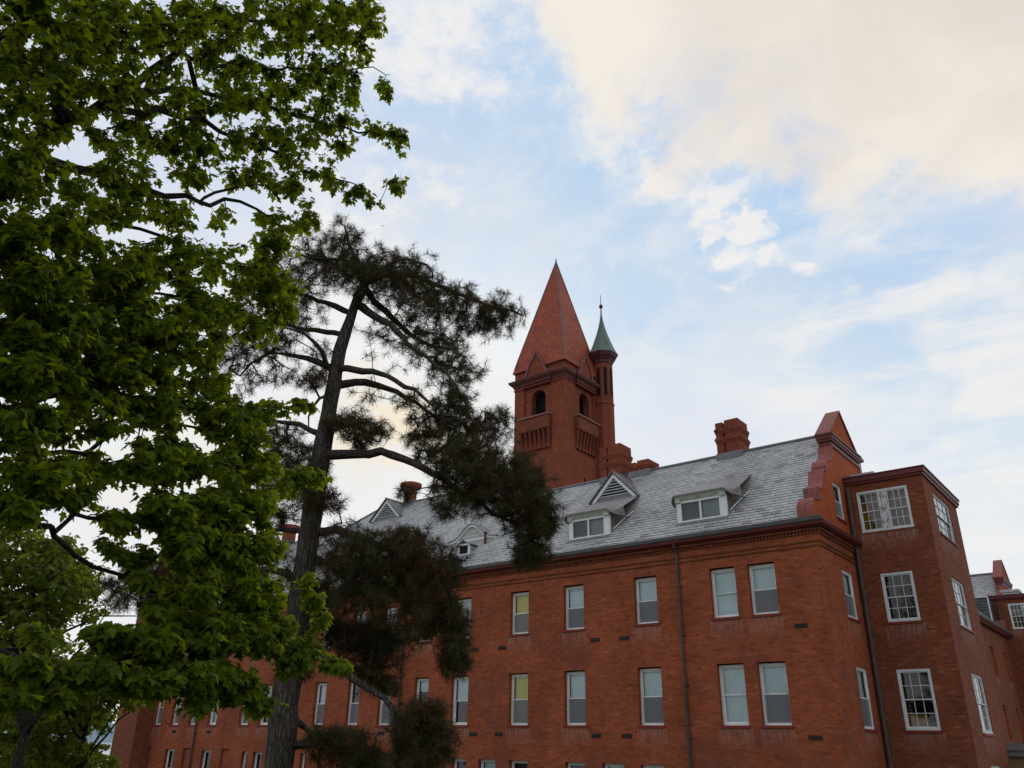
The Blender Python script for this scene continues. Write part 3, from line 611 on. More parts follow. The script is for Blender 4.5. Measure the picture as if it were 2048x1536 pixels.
# eyebrow dormer
def eyebrow(xc, y0, hw, h):
    zb = sz(y0); f = MB(); r = MB(); p = MB(); n = 28
    prof = lambda u: h*(math.exp(-(u/.47)**2)-math.exp(-(1/.47)**2))
    pts = [(xc+hw*u, zb+prof(u)) for u in np.linspace(-1, 1, n)]
    for (xa, za), (xb, zc) in zip(pts, pts[1:]):
        A, C = (xa, y0-.15, za+.06), (xb, y0-.15, zc+.06); ya, yc = 29+(za+.09-7.66)/SL+.12, 29+(zc+.09-7.66)/SL+.12
        r.quad(A, C, (xb, yc, zc+.08), (xa, ya, za+.08)); r.quad((xa, y0-.15, za+.02), (xb, y0-.15, zc+.02), C, A)
        f.quad((xa, y0-.1, za-.10), (xb, y0-.1, zc-.10), (xb, y0-.1, zc+.02), (xa, y0-.1, za+.02)); f.quad((xa, y0-.1, za-.10), (xa, y0+.1, za-.10), (xb, y0+.1, zc-.10), (xb, y0-.1, zc-.10))
        if abs(xa-xc) < hw*.6: p.quad((xa, y0, zb-.02), (xb, y0, zb-.02), (xb, y0, zc-.06), (xa, y0, za-.06))
    o = rp(r, 'eyebrow_dormer', MLEAD2, smooth=False); f.build('arched_frame', MWH, o, base=B); p.build('pane', MCREAM, o, base=B)
    g = MB()
    for k in range(-5, 6):
        x = xc+k*.16; zt = zb+prof((x-xc)/hw)-.1
        if zt > zb+.05: g.box(x-.01, y0-.03, zb, x+.01, y0-.005, zt)
    for z in (zb+.2, zb+.4): w = hw*.36 if z < zb+.3 else hw*.24; g.box(xc-w, y0-.035, z-.01, xc+w, y0-.01, z+.01)
    g.box(xc-hw*.6, y0-.06, zb-.03, xc+hw*.6, y0+.02, zb+.05)
    g.build('muntin', MWH, o, base=B)
eyebrow(-27.35, 31.04, 1.68, .80)
def lucarne(xc, y0, w=.42, h=.62):
    zb = sz(y0)-.02; f = MB(); f.box(xc-w, y0, zb, xc-w+.09, y0+.1, zb+h); f.box(xc+w-.09, y0, zb, xc+w, y0+.1, zb+h); f.box(xc-w+.09, y0, zb, xc+w-.09, y0+.1, zb+.09); f.box(xc-w+.09, y0, zb+h-.09, xc+w-.09, y0+.1, zb+h)
    o = rp(f, 'roof_light', MWH)
    p = MB(); p.quad((xc-w+.09, y0+.06, zb+.09), (xc+w-.09, y0+.06, zb+.09), (xc+w-.09, y0+.06, zb+h-.09), (xc-w+.09, y0+.06, zb+h-.09)); p.build('pane', MDARK, o, base=B)
    r = MB(); yb = 29+(zb+h+.15-7.66)/SL
    for s in (-1, 1):
        a = [(xc+s*(w+.1), y0-.08, zb+h-.1), (xc, y0-.08, zb+h+.14), (xc, yb+.1, zb+h+.14), (xc+s*(w+.1), yb-.2, zb+h-.1)]
        r.prism(a if s < 0 else a[::-1], (0, 0, .04)); c = [(xc+s*w, y0+.1, zb), (xc+s*w, yb, zb+h), (xc+s*w, y0+.1, zb+h)]; r.prism(c, (-.04*s, 0, 0))
    r.build('light_roof', MSL, o, base=B)
lucarne(-26.95, 29.95, .38, .6); lucarne(-30.3, 30.5, .38, .5)
vp = MB(); vp.tube([(-26.1, 30.6, sz(30.6)-.05), (-26.1, 30.6, sz(30.6)+.5)], .07, 8); vp.tube([(-26.1, 30.6, sz(30.6)+.5), (-26.1, 30.6, sz(30.6)+.58)], .1, 8); rp(vp, 'vent_pipe', MRED)
# end gable
HP = [(28.98, 7.56), (28.96, 7.75), (28.99, 8.0), (29.08, 8.2), (29.25, 8.35), (29.5, 8.43), (29.86, 8.47), (29.90, 8.55), (29.91, 8.93), (30.12, 8.97), (30.38, 9.08), (30.6, 9.3), (30.72, 9.6), (30.86, 9.88), (31.22, 9.93), (31.25, 10.14), (31.5, 10.42), (31.9, 10.58), (32.2, 10.78), (32.38, 11.02), (32.44, 11.33)]
def _cr(P, k=3):
    o = []
    for i in range(len(P)-1):
        p0, p1, p2, p3 = [np.array(P[j], float) for j in (max(i-1, 0), i, i+1, min(i+2, len(P)-1))]
        for q in range(k):
            t = q/k; v = .5*((2*p1)+(-p0+p2)*t+(2*p0-5*p1+4*p2-p3)*t*t+(-p0+3*p1-3*p2+p3)*t**3); o.append((max(float(v[0]), o[-1][0] if o and i > 2 else 0), float(v[1])))
    return o+[P[-1]]
HP = _cr(HP)
TP = [(32.30, 11.86), (34.2, 13.40)]
prof = HP+[(32.47, 11.33+.001), (32.47, 11.85), TP[0], TP[1]]
def gable_block(parent, base, dy=0.0, mirror_pane=True, det=True):
    half = HP+[(32.45, 11.86), (34.2, 13.36)]
    full = half+[(68.4-y, z) for y, z in half[::-1][1:]]
    g = MB(); top = sorted(set([(max(y, 28.99), z) for y, z in full]))
    ys = [p[0] for p in full]
    def zt(y):
        y = min(y, 68.4-y); best = 7.5
        for (a, za), (b, zb_) in zip(half, half[1:]):
            if b > a and a <= y <= b: best = max(best, za+(zb_-za)*(y-a)/(b-a))
        return best
    H = (31.86, 32.86, 8.27, 9.72)
    cuts = sorted(set([round(max(y, 28.99), 3) for y in ys]+[H[0], H[1]]))
    X1, X0_ = XE, -9.75
    for a, b in zip(cuts, cuts[1:]):
        if b-a < .002: continue
        e = 1e-4; za, zb_ = zt(a+e), zt(b-e); c = (a+b)/2
        def q(x, lo_a, lo_b, hi_a, hi_b, flip):
            v = [(x, a+dy, lo_a), (x, b+dy, lo_b), (x, b+dy, hi_b), (x, a+dy, hi_a)]; g.quad(*(v[::-1] if flip else v))
        if H[0] < c < H[1]: q(X1, 7.5, 7.5, H[2], H[2], False); q(X1, H[3], H[3], za, zb_, False)
        else: q(X1, 7.5, 7.5, za, zb_, False)
        q(X0_, 7.5, 7.5, za, zb_, True)
    for (y, z), (y2, z2) in zip(full, full[1:]): g.quad((X0_, y+dy, z), (X0_, y2+dy, z2), (X1, y2+dy, z2), (X1, y+dy, z))
    d = .13; y0, y1, z0, z1 = H[0]+dy, H[1]+dy, H[2], H[3]
    for v in ([(X1, y0, z0), (X1, y0, z1), (X1-d, y0, z1), (X1-d, y0, z0)], [(X1, y1, z1), (X1, y1, z0), (X1-d, y1, z0), (X1-d, y1, z1)], [(X1, y0, z1), (X1, y1, z1), (X1-d, y1, z1), (X1-d, y0, z1)], [(X1, y1, z0), (X1, y0, z0), (X1-d, y0, z0), (X1-d, y1, z0)]): g.quad(*v, m=1)
    gm = g.build('gable', [m_brick('brick_gable%d' % int(dy), (.42, .092, .030), (.36, .075, .027), (.34, .08, .035), tone=(.8, 1.2), streak=.55), MREV], parent, base=base)
    # coping strips of painted metal over the scrolls
    c = MB(); T = .05
    for poly in (HP, [(68.4-y, z) for y, z in HP[::-1]]):
        for (y, z), (y2, z2) in zip(poly, poly[1:]):
            n = np.array([-(z2-z), (y2-y)]); n /= np.linalg.norm(n)
            c.prism([(-9.83, y+dy, z), (-9.83, y2+dy, z2), (-9.83, y2+dy+n[0]*T, z2+n[1]*T), (-9.83, y+dy+n[0]*T, z+n[1]*T)], (.575, 0, 0))
    for s in (0, 1):
        pts = [(32.33, 11.88), (34.2, 13.40), (34.2, 13.47), (32.25, 11.88)]
        if s: pts = [(68.4-y, z) for y, z in pts]
        c.prism([(-9.84, y+dy, z) for y, z in pts], (.6, 0, 0))
    c.build('coping', MPINK, gm, base=base)
    t_ = MB()     # horizontal mouldings wrapping the top pediment
    for (za, zb_, e) in ((11.33, 11.42, .05), (11.42, 11.52, .03), (11.56, 11.66, .09), (11.66, 11.80, .13), (11.80, 11.88, .17)):
        t_.box(-9.75-e*.7, 32.44-e+dy, za, XE+e, 68.4-32.44+e+dy, zb_-.002)
    t_.build('moulding', MRED, gm, base=base)
    return gm
gb = gable_block(bl, B)
win(XE, 32.36, 8.27, math.pi/2, 1.0, 1.45, 'cream', 'screen', depth=.1)
ig = MB(); ig.quad((XE-.4, 31.7, 8), (XE-.4, 33, 8), (XE-.4, 33, 10), (XE-.4, 31.7, 10)); part(ig, 'dim_backing', MDARK)  # near-black sheet painting the dark room behind the gable window
# slated stair head behind the gable
sh = MB(); sh.box(-13.5, 37.2, 8.5, -9.78, 38.35, 12.35); o = part(sh, 'stair_head', MSL2)
sh = MB(); sh.box(-13.6, 37.0, 12.35, -9.66, 38.5, 12.5); sh.build('cornice', MRED, o, base=B)
# end pavilion
YP, XP = 33.4, -6.37
pv = MB()
PW = [(-8.88+9.3, -6.97+9.3, 7.87, 9.52), (-8.47+9.3, -7.33+9.3, 4.43, 6.23), (-8.47+9.3, -7.33+9.3, .70, 2.74)]
wall(pv, (XE, YP, 0), (1, 0, 0), (0, -1, 0), XP-XE, GZ-.1, 9.9, PW, depth=.06)
PR = [(34.83-YP, 37.7-YP, 7.86, 9.52), (35.2-YP, 37.35-YP, 4.38, 6.22), (35.3-YP, 37.3-YP, .66, 2.7), (35.5-YP, 37.2-YP, -2.6, -.42)]
wall(pv, (XP, YP, 0), (0, 1, 0), (1, 0, 0), 39.25-YP, GZ-.1, 9.9, PR, depth=.1)
pv.quad((XP, 39.25, GZ), (XE, 39.25, GZ), (XE, 39.25, 9.9), (XP, 39.25, 9.9)); pv.quad((XE, 39.25, 9.9), (XE, YP, 9.9), (XP, YP, 9.9), (XP, 39.25, 9.9)); pv.quad((XE, 39.25, 7.5), (XE, YP, 7.5), (XE, YP, 9.9), (XE, 39.25, 9.9))
pav = part(pv, 'end_pavilion', [MBD, MREV])
q = MB(); q.quad((XE+.05, YP+.7, GZ), (XP-.7, YP+.7, GZ), (XP-.7, YP+.7, 9.8), (XE+.05, YP+.7, 9.8)); q.quad((XP-.7, YP+.7, GZ), (XP-.7, 39.1, GZ), (XP-.7, 39.1, 9.8), (XP-.7, YP+.7, 9.8)); part(q, 'dim_backing', MDARK)  # near-black sheets painting the dark rooms of the pavilion
q = MB(); q.quad((XE+.3, YP+.32, 7.5), (XP-.5, YP+.32, 7.5), (XP-.5, YP+.32, 9.8), (XE+.3, YP+.32, 9.8)); part(q, 'curtain', m_plain('brown_curtain', (.30, .24, .20), .8, .2, .1, 2))
win(-7.925, YP, 7.87, 0, 1.91, 1.65, '', 'ochre', mun=(3, 2), depth=.06, paint=MPEEL, double=True, sill=False)
win(-7.9, YP, 4.43, 0, 1.14, 1.80, '', '', mun=(3, 2), depth=.06, paint=MPEEL)
win(-7.9, YP, .70, 0, 1.14, 2.04, '', 'ochre', mun=(3, 2), depth=.06, paint=MPEEL)
for (a, b, c, d) in PR: win(XP, YP+(a+b)/2, c, math.pi/2, b-a, d-c, 'dim', 'dim', mun=(3, 2), depth=.1, paint=MPEEL)
c = MB(); c.sweep([(-9.46, YP), (XP, YP), (XP, 39.4)], [(-.02, 9.84), (.07, 9.84), (.09, 9.93), (.13, 9.95), (.14, 10.12), (.18, 10.13), (.18, 10.17), (-.02, 10.17)])
c.quad((-9.46, YP, 10.12), (XP, YP, 10.12), (XP, 39.4, 10.12), (-9.46, 39.4, 10.12)); c.build('cornice', MRED, pav, base=B)
c = MB(); c.box(-9.2, 34.3, 10.12, -8.35, 35.3, 10.45); c.box(-9.26, 34.24, 10.45, -8.3, 35.36, 10.56); c.build('roof_hatch', MSKYL, pav, base=B)
# downpipes
def pipe(x, y, z0, z1, r=.055, name='downpipe'):
    p = MB(); p.tube([(x, y, z0), (x, y, z1)], r, 10)
    for z in np.arange(z0+.9, z1, 1.8): p.tube([(x, y, z), (x, y, z+.09)], r+.018, 10); p.box(x-r-.07, y, z+.02, x+r+.07, y+r+.04, z+.06)
    if z1 > 7: p.tube([(x, y, z1), (x, y-.13, z1+.2), (x, y-.2, z1+.45)], r, 8)
    part(p, name, MPIPE)
pipe(-14.9, YF-.09, GZ, 7.05); pipe(-30.0, YF-.09, GZ, 7.05); pipe(-46.95, YF-.09, GZ, 7.05)
p = MB(); p.tube([(-9.16, YP-.13, GZ), (-9.16, YP-.13, 9.75)], .085, 10)
for z in np.arange(GZ+1, 9.6, 1.7): p.tube([(-9.16, YP-.13, z), (-9.16, YP-.13, z+.1)], .105, 10)
part(p, 'downpipe', MPIPE)
for (x, z) in ((-23.79, 3.91), (-18.88, 3.98), (-17.48, 3.96), (-10.32, 3.97), (-25.3, .38), (-23.86, .39), (-18.92, .37), (-17.53, .37), (-10.30, .37), (-31.15, .38), (-25.4, 3.93), (-31.2, 3.92), (-49.3, .37), (-45.6, .37)):
    v = MB(); v.box(x-.23, YF-.012, z-.08, x+.23, YF+.02, z+.08)
    for k in range(9): v.box(x-.21+k*.05, YF-.022, z-.07, x-.19+k*.05, YF-.012, z+.07)
    part(v, 'air_vent', MVENT)
# left pier and its tall stack
pr = MB(); pr.box(-54.45, 28.2, GZ, -51.93, YF+.6, 8.2); pr.prism([(-54.45, 28.2, 8.2), (-51.93, 28.2, 8.2), (-51.7, 28.3, 9.2), (-53.2, 28.3, 9.2)], (0, 1.7, 0)); pr.box(-53.2, 28.3, 9.2, -51.7, 30.0, 13.6)
for k in range(5): pr.box(-53.1+k*.3, 28.24, 9.4, -52.98+k*.3, 28.3, 13.0)
for k in range(4): pr.box(-51.7, 28.5+k*.4, 9.4, -51.64, 28.62+k*.4, 13.0)
for k in range(3): pr.box(-53.24-.04*k, 28.26-.04*k, 13.0+.09*k, -51.66+.04*k, 30.04+.04*k, 13.085+.09*k)
part(pr, 'chimney_pier', MBD)

# ------------------------------------------------------------------ bell tower
TB = (-34.23, 48.35, GZ)
tw = thing('bell_tower', 'square brick bell tower with tall red tiled pyramid spire rising behind the slate roof', 'tower', TB)
def tp(mb, name, m, parent=None, **k): return mb.build(name, m, parent or tw, base=TB, **k)
TX0, TX1, TY0, TY1 = -36.62, -31.84, 46.0, 50.72
def arch_panel(mb, o, U, N, u0, u1, z0, z1, a0, a1, za, zs, depth, m=0, mr=1):
    P = lambda u, z, d=0: (o[0]+U[0]*u-N[0]*d, o[1]+U[1]*u-N[1]*d, z)
    r = (a1-a0)/2; c = (a0+a1)/2
    mb.quad(P(u0, z0), P(a0, z0), P(a0, z1), P(u0, z1), m=m); mb.quad(P(a1, z0), P(u1, z0), P(u1, z1), P(a1, z1), m=m)
    if za > z0: mb.quad(P(a0, z0), P(a1, z0), P(a1, za), P(a0, za), m=m)
    th = [math.pi*k/14 for k in range(15)]; A = [(c-r*math.cos(t), zs+r*math.sin(t)) for t in th]
    for (ua, a), (ub, b) in zip(A, A[1:]): mb.quad(P(ua, a), P(ub, b), P(ub, z1), P(ua, z1), m=m)
    o_ = [(a0, za)]+A+[(a1, za)]
    for (ua, a), (ub, b) in zip(o_, o_[1:]): mb.quad(P(ua, a), P(ua, a, depth), P(ub, b, depth), P(ub, b), m=mr)
    mb.quad(P(a0, za), P(a1, za), P(a1, za, depth), P(a0, za, depth), m=mr)
tb = MB()
# corner piers up to the attic and the plain lower shaft
zL = 22.78
tb.box(TX0, TY0, GZ, TX1, TY1, 19.9)
for (xa, xb) in ((TX0, -35.68), (-33.07, TX1)):
    for (ya, yb) in ((TY0, 47.42), (49.95, TY1)): tb.box(xa, ya, 19.9, xb, yb, 27.0)
cz0, cz1 = 22.9, 25.75
for (o_, U, N, L0, ce) in (((-35.68, TY0+.14), (1, 0), (0, -1), 2.61, 1.29), ((TX1-.14, 47.42), (0, 1), (1, 0), 2.53, 1.42)):
    arch_panel(tb, o_, U, N, 0, L0, 19.9, 27.0, ce-.67, ce+.67, 22.86, 24.44, .55)
tb.box(TX0+.1, TY0+.7, 26.2, TX1-.7, TY1-.1, 27.0)
body = tp(tb, 'shaft', [MBT, MBD])
ic = MB(); ic.box(-35.9, TY0+.9, 19.9, -32.8, 49.9, 26.2)
ic.box(-33.2, TY0+.62, 22.9, -33.13, TY0+.9, 26); tp(ic, 'belfry_core', MDARK, body)
mo = MB()
# cornice stepping forward over the middle bays
pathc = [(TX0-.05, TY1), (TX0-.05, TY0-.05), (-35.72, TY0-.05), (-35.72, TY0-.17), (-33.03, TY0-.17), (-33.03, TY0-.05), (TX1+.05, TY0-.05), (TX1+.05, 47.4), (TX1+.17, 47.4), (TX1+.17, 50.0), (TX1+.05, 50.0), (TX1+.05, TY1)]
mo.sweep(pathc, [(-.25, 25.62), (.0, 25.62), (.04, 25.72), (.07, 25.80), (.16, 25.88), (.28, 25.98), (.30, 26.06), (.34, 26.10), (.34, 26.19), (-.25, 26.25)])
tp(mo, 'cornice', m_plain('tower_cornice', (.13, .04, .035), .6, .3, .3, 3), body)
mo = MB(); mo.sweep(pathc, [(-.25, 25.42), (.015, 25.42), (.03, 25.52), (-.25, 25.52)]); tp(mo, 'string_course', MSILL, body)
at_ = MB(); at_.box(TX0+.02, TY0+.02, 26.2, TX1-.02, TY1-.02, 26.99); tp(at_, 'attic', MBT, body)
# curved gablets
def gablet(o_, U, N, hw, zb, h):
    pr_ = [(-1, 0), (-.84, .05), (-.71, .14), (-.62, .28), (-.56, .44), (-.47, .58), (-.34, .70), (-.20, .79), (-.10, .88), (-.05, .96), (0, 1.02)]
    pr_ += [(-a, b) for a, b in pr_[::-1][1:]]
    P = lambda u, z, d=0: (o_[0]+U[0]*u*hw-N[0]*d, o_[1]+U[1]*u*hw-N[1]*d, zb+z*h)
    g = MB(); n = len(pr_)
    for (ua, za), (ub, zb_) in zip(pr_, pr_[1:]):
        g.quad(P(ua, 0), P(ub, 0), P(ub, zb_), P(ua, za)); g.quad(P(ua, za), P(ub, zb_), P(ub, zb_, 1.5), P(ua, za, 1.5))
    o2 = tp(g, 'gablet', MBT, body)
    c = MB()
    for (ua, za), (ub, zb_) in zip(pr_, pr_[1:]):
        q = [P(ua*.93, za-.06, -.10), P(ub*.93, zb_-.06, -.10), P(ub*1.05, zb_+.05, -.10), P(ua*1.05, za+.05, -.10)]
        c.prism(q, tuple(-.35*v for v in (N[0], N[1], 0)))
    c.build('coping', m_plain('gablet_coping', (.22, .075, .075), .6, .3, .3, 4), body, base=TB)
gablet((-34.42, TY0-.17), (1, 0), (0, -1), 1.3, 26.25, 2.0); gablet((TX1+.17, 48.7), (0, 1), (1, 0), 1.25, 26.25, 2.0)
# balconies with stepped corbels
def balcony(o_, U, N, L, off):
    P = lambda u, z, d: (o_[0]+U[0]*u+N[0]*d, o_[1]+U[1]*u+N[1]*d, z)
    def bx(mb, u0, u1, z0, z1, d0, d1):
        a, b = P(u0, z0, d0), P(u1, z1, d1); mb.box(a[0], a[1], z0, b[0], b[1], z1)
    b_ = MB(); bx(b_, 0, L, 21.72, 22.7, .0, .36); bx(b_, -.03, L+.03, 21.64, 21.72, .0, .32)
    n = 7
    for i in range(n):
        u = .12+(L-.24)*i/(n-1)
        for k in range(7): bx(b_, u-.075, u+.075, 20.2+k*.2, 20.36+k*.2, 0, .05+.045*k)
        for k in range(7): bx(b_, u-.045, u+.045, 20.36+k*.2, 20.4+k*.2, 0, .03+.04*k)
    o2 = tp(b_, 'balcony', MBD)
    r = MB(); bx(r, -.08, L+.08, 22.7, 22.8, -.02, .48); r.build('ledge', m_plain('stone_ledge', (.30, .16, .13), .7, .2, .2, 3), o2, base=TB)
    d = MB(); bx(d, .02, L-.02, 20.25, 21.6, 0, .012); d.build('corbel_shade', MSILL, o2, base=TB)  # darker sheet between the ribs, shade of the slots put into colour
balcony((-35.85, TY0), (1, 0), (0, -1), 2.75, 0); balcony((TX1, 47.3), (0, 1), (1, 0), 2.8, 0)
sl_ = MB(); sl_.box(TX1-.01, 48.4, 17.6, TX1+.012, 48.6, 18.2); tp(sl_, 'slit', MDARK, body)
# spire
ap = np.array((-34.23, 48.36, 37.85)); e = .16
bs = [(TX0-e, TY0-e, 26.98), (TX1+e, TY0-e, 26.98), (TX1+e, TY1+e, 26.98), (TX0-e, TY1+e, 26.98)]
sp = MB()
fl = []    # slight bell-cast at the foot
for b_ in bs: b_ = np.array(b_); fl.append([b_, b_+(ap-b_)*.045+np.array([0, 0, -.12]), b_+(ap-b_)*.11-np.array([0, 0, .08]), ap])
for i in range(4):
    j = (i+1) % 4
    for k in range(2): sp.quad(fl[i][k], fl[j][k], fl[j][k+1], fl[i][k+1])
    sp.quad(fl[i][2], fl[j][2], ap)
sp.quad(*bs[::-1])
spire = tp(sp, 'spire', MTIL)
hp = MB()
for i in range(4): hp.tube([fl[i][1], fl[i][2], ap], .048, 6)
hp.lathe((ap[0], ap[1]), [(.17, ap[2]-.62), (.1, ap[2]-.2), (.02, ap[2]+.35)], 4, a0=math.pi/4); hp.build('hip_flashing', MGUT, spire, base=TB)
df = MB()
for i in range(26): x = TX0+i*.19; df.box(x, TY0-.14, 26.9, x+.1, TY0, 26.975)
for i in range(25): y = TY0+i*.19; df.box(TX1, y, 26.9, TX1+.14, y+.1, 26.975)
df.build('rafter_ends', MBD, spire, base=TB)
# round stair turret
tu = MB(); tc = (-31.52, 51.0)
tu.lathe(tc, [(.80, GZ), (.80, 24.6), (.86, 24.66), (.86, 24.74), (.78, 24.8), (.78, 28.25)], 8, a0=math.pi/8)
turret = tp(tu, 'turret', MBT)
tu = MB(); tu.lathe(tc, [(.78, 28.2), (.86, 28.3), (.86, 28.42), (.92, 28.5), (1.02, 28.66), (1.16, 28.8), (1.24, 28.98), (1.28, 29.02), (1.28, 29.12), (.9, 29.14)], 8, a0=math.pi/8)
tu.build('turret_cornice', m_plain('dark_red_moulding', (.10, .03, .03), .5, .4, .2, 3), turret, base=TB)
tu = MB(); tu.lathe(tc, [(1.30, 29.10), (1.22, 29.2), (.98, 29.68), (.72, 30.35), (.48, 31.05), (.28, 31.75), (.14, 32.4), (.07, 32.9), (.05, 33.5)], 8, a0=math.pi/8)
tu.build('copper_roof', MCOP, turret, base=TB)
fi = MB(); fi.lathe(tc, [(.05, 33.4), (.05, 33.55), (.13, 33.6), (.17, 33.73), (.13, 33.86), (.05, 33.92), (.03, 34.0), (.02, 34.85)], 12); fi.build('finial', MRED, turret, base=TB)
sw = MB()
for k in (4, 5, 6, 7):
    a = math.pi/8+math.pi/4*(k+.5); rr = .78*math.cos(math.pi/8)+.004; cx, cy = tc[0]+rr*math.cos(a), tc[1]+rr*math.sin(a); tx, ty = -math.sin(a)*.13, math.cos(a)*.13
    sw.prism([(cx-tx, cy-ty, 25.35), (cx+tx, cy+ty, 25.35), (cx+tx, cy+ty, 27.7), (cx, cy, 27.85), (cx-tx, cy-ty, 27.7)], (.01*math.cos(a), .01*math.sin(a), 0))
sw.build('slit', MDARK, turret, base=TB)
lk = MB(); lk.prism([(-31.84, 50.4, 26.2), (-31.4, 50.4, 26.2), (-31.4, 50.4, 27.9), (-31.84, 50.4, 28.6)], (0, .6, 0)); tp(lk, 'turret_link', MCOP)

# ------------------------------------------------------------------ rear building
RB = (-12.0, 60.0, GZ)
rb = thing('rear_building', 'farther red brick wing with pink-coped gable, half hidden behind the pavilion at right', 'building', RB)
B_keep = B
def rpart(mb, name, m, **k): return mb.build(name, m, rb, base=RB, **k)
w_ = MB(); lw = [(y-39.3, y+1.0-39.3, z0, z1) for y in (46., 50.5, 55., 59.5, 64.) for z0, z1 in ((.75, 2.7), (4.4, 6.1))]
wall(w_, (-9.4, 39.3, 0), (0, 1, 0), (1, 0, 0), 27.6, GZ-.1, 7.45, lw); rpart(w_, 'wall', [MBD, MREV])
w_ = MB(); w_.quad((-10.1, 39.3, GZ), (-10.1, 66.9, GZ), (-10.1, 66.9, 7.4), (-10.1, 39.3, 7.4)); rpart(w_, 'dim_backing', MDARK)  # near-black sheet painting the dark rooms of the wing
for (a, b, c, d) in lw: window(rb, (-9.4-RB[0], 39.3+(a+b)/2-RB[1], c-RB[2]), math.pi/2, 1.0, d-c, 'dim', 'screen')
w_ = MB(); w_.quad((-9.05, 39.3, 7.62), (-9.05, 66.9, 7.62), (-14.3, 66.9, 12.49), (-14.3, 39.3, 12.49)); w_.quad((-14.3, 39.3, 12.49), (-14.3, 66.9, 12.49), (-19.5, 66.9, 7.62), (-19.5, 39.3, 7.62)); rpart(w_, 'roof', MSL2)
w_ = MB(); w_.sweep([(-9.4, 39.3), (-9.4, 66.9)], [(-.02, 7.2), (.2, 7.24), (.3, 7.4), (.36, 7.46), (-.02, 7.46)]); rpart(w_, 'cornice', MRED)
w_ = MB(); w_.sweep([(-9.4, 39.3), (-9.4, 66.9)], [(.05, 7.465), (.33, 7.465), (.4, 7.6), (.05, 7.6)]); rpart(w_, 'gutter', MLEAD)
w_ = MB(); w_.prism([(-14.0, 65.6, 9.86), (-9.86, 65.6, 9.86), (-9.86, 65.6, 8.0), (-14.0, 65.6, 11.9)][:3], (0, 1.2, 0)); 
w_.prism([(-13.0, 65.4, 9.9), (-9.87, 65.4, 9.9), (-9.87, 65.4, 8.2), (-11.7, 65.4, 9.9)][:3], (0, .1, 0))
o = rpart(w_, 'dormer', m_slate('slate_dark', (.13, .14, .15), (.10, .11, .12)))
w_ = MB(); w_.tube([(-9.84, 65.35, 9.92), (-9.84, 65.35, 8.3)], .05, 5); w_.tube([(-13, 65.35, 9.92), (-9.84, 65.35, 9.92)], .04, 5); w_.tube([(-9.84, 65.35, 8.3), (-12.0, 65.35, 10.1)], .04, 5); w_.build('edge_board', MWH, o, base=RB)
gable_block(rb, RB, dy=37.2)
w_ = MB(); w_.quad((-9.78, 66.0, 7.6), (-9.78, 71.4, 12.48), (-45, 71.4, 12.48), (-45, 66.0, 7.6)); w_.quad((-9.78, 71.4, 12.48), (-9.78, 76.6, 7.6), (-45, 76.6, 7.6), (-45, 71.4, 12.48)); rpart(w_, 'roof', MSL)
w_ = MB(); w_.tube([(-9.78, 71.4, 12.5), (-45, 71.4, 12.5)], .09, 6); rpart(w_, 'ridge_cap', MLEAD)
w_ = MB(); wall(w_, (-45, 66.4, 0), (1, 0, 0), (0, -1, 0), 35.7, GZ-.1, 7.6, [], stain=False); wall(w_, (-9.3, 66.4, 0), (0, 1, 0), (1, 0, 0), 9.9, GZ-.1, 7.6, [], stain=False); rpart(w_, 'wall', [MBD, MREV])
w_ = MB(); FP = [(-8.92+9.9, -7.0+9.9, 7.85, 9.56), (-8.5+9.9, -7.35+9.9, 4.4, 6.2), (-8.5+9.9, -7.35+9.9, .7, 2.7)]
wall(w_, (-9.9, 66.9, 0), (1, 0, 0), (0, -1, 0), 3.55, GZ-.1, 9.9, FP, depth=.06); wall(w_, (-6.35, 66.9, 0), (0, 1, 0), (1, 0, 0), 5.8, GZ-.1, 9.9, [], stain=False); w_.quad((-9.9, 66.9, 9.9), (-6.35, 66.9, 9.9), (-6.35, 72.7, 9.9), (-9.9, 72.7, 9.9))
pv2 = rpart(w_, 'end_pavilion', [MBD, MREV])
w_ = MB(); w_.quad((-9.8, 67.5, GZ), (-6.5, 67.5, GZ), (-6.5, 67.5, 9.8), (-9.8, 67.5, 9.8)); rpart(w_, 'dim_backing', m_plain('dim_curtain', (.2, .16, .14), .8, .2, .1, 2))  # single dim brown sheet behind the glass, in place of rooms
window(rb, (-7.96-RB[0], 66.9-RB[1], 7.85-RB[2]), 0, 1.91, 1.7, '', '', mun=(3, 2), depth=.06, paint=MWH, double=True, sill=False)
for z, h in ((4.4, 1.8), (.7, 2.0)): window(rb, (-7.92-RB[0], 66.9-RB[1], z-RB[2]), 0, 1.15, h, '', '', mun=(3, 2), depth=.06, paint=MWH)
w_ = MB(); w_.sweep([(-11.3, 66.9), (-6.35, 66.9), (-6.35, 72.7)], [(-.02, 9.84), (.07, 9.84), (.13, 9.95), (.14, 10.12), (.18, 10.17), (-.02, 10.17)]); w_.build('cornice', MRED, pv2, base=RB)
w_ = MB(); w_.box(-11.3, 66.95, 7.5, -9.9, 72, 10.1); rpart(w_, 'stair_head', MSL2)
w_ = MB(); w_.box(-9.2, 67.6, 10.17, -8.2, 68.7, 10.45); w_.box(-9.3, 67.5, 10.45, -8.1, 68.8, 10.62); w_.build('roof_hatch', MSKYL, pv2, base=RB)
w_ = MB(); w_.tube([(-9.5, 66.75, GZ), (-9.5, 66.75, 9.7)], .09, 8); rpart(w_, 'downpipe', MPIPE)
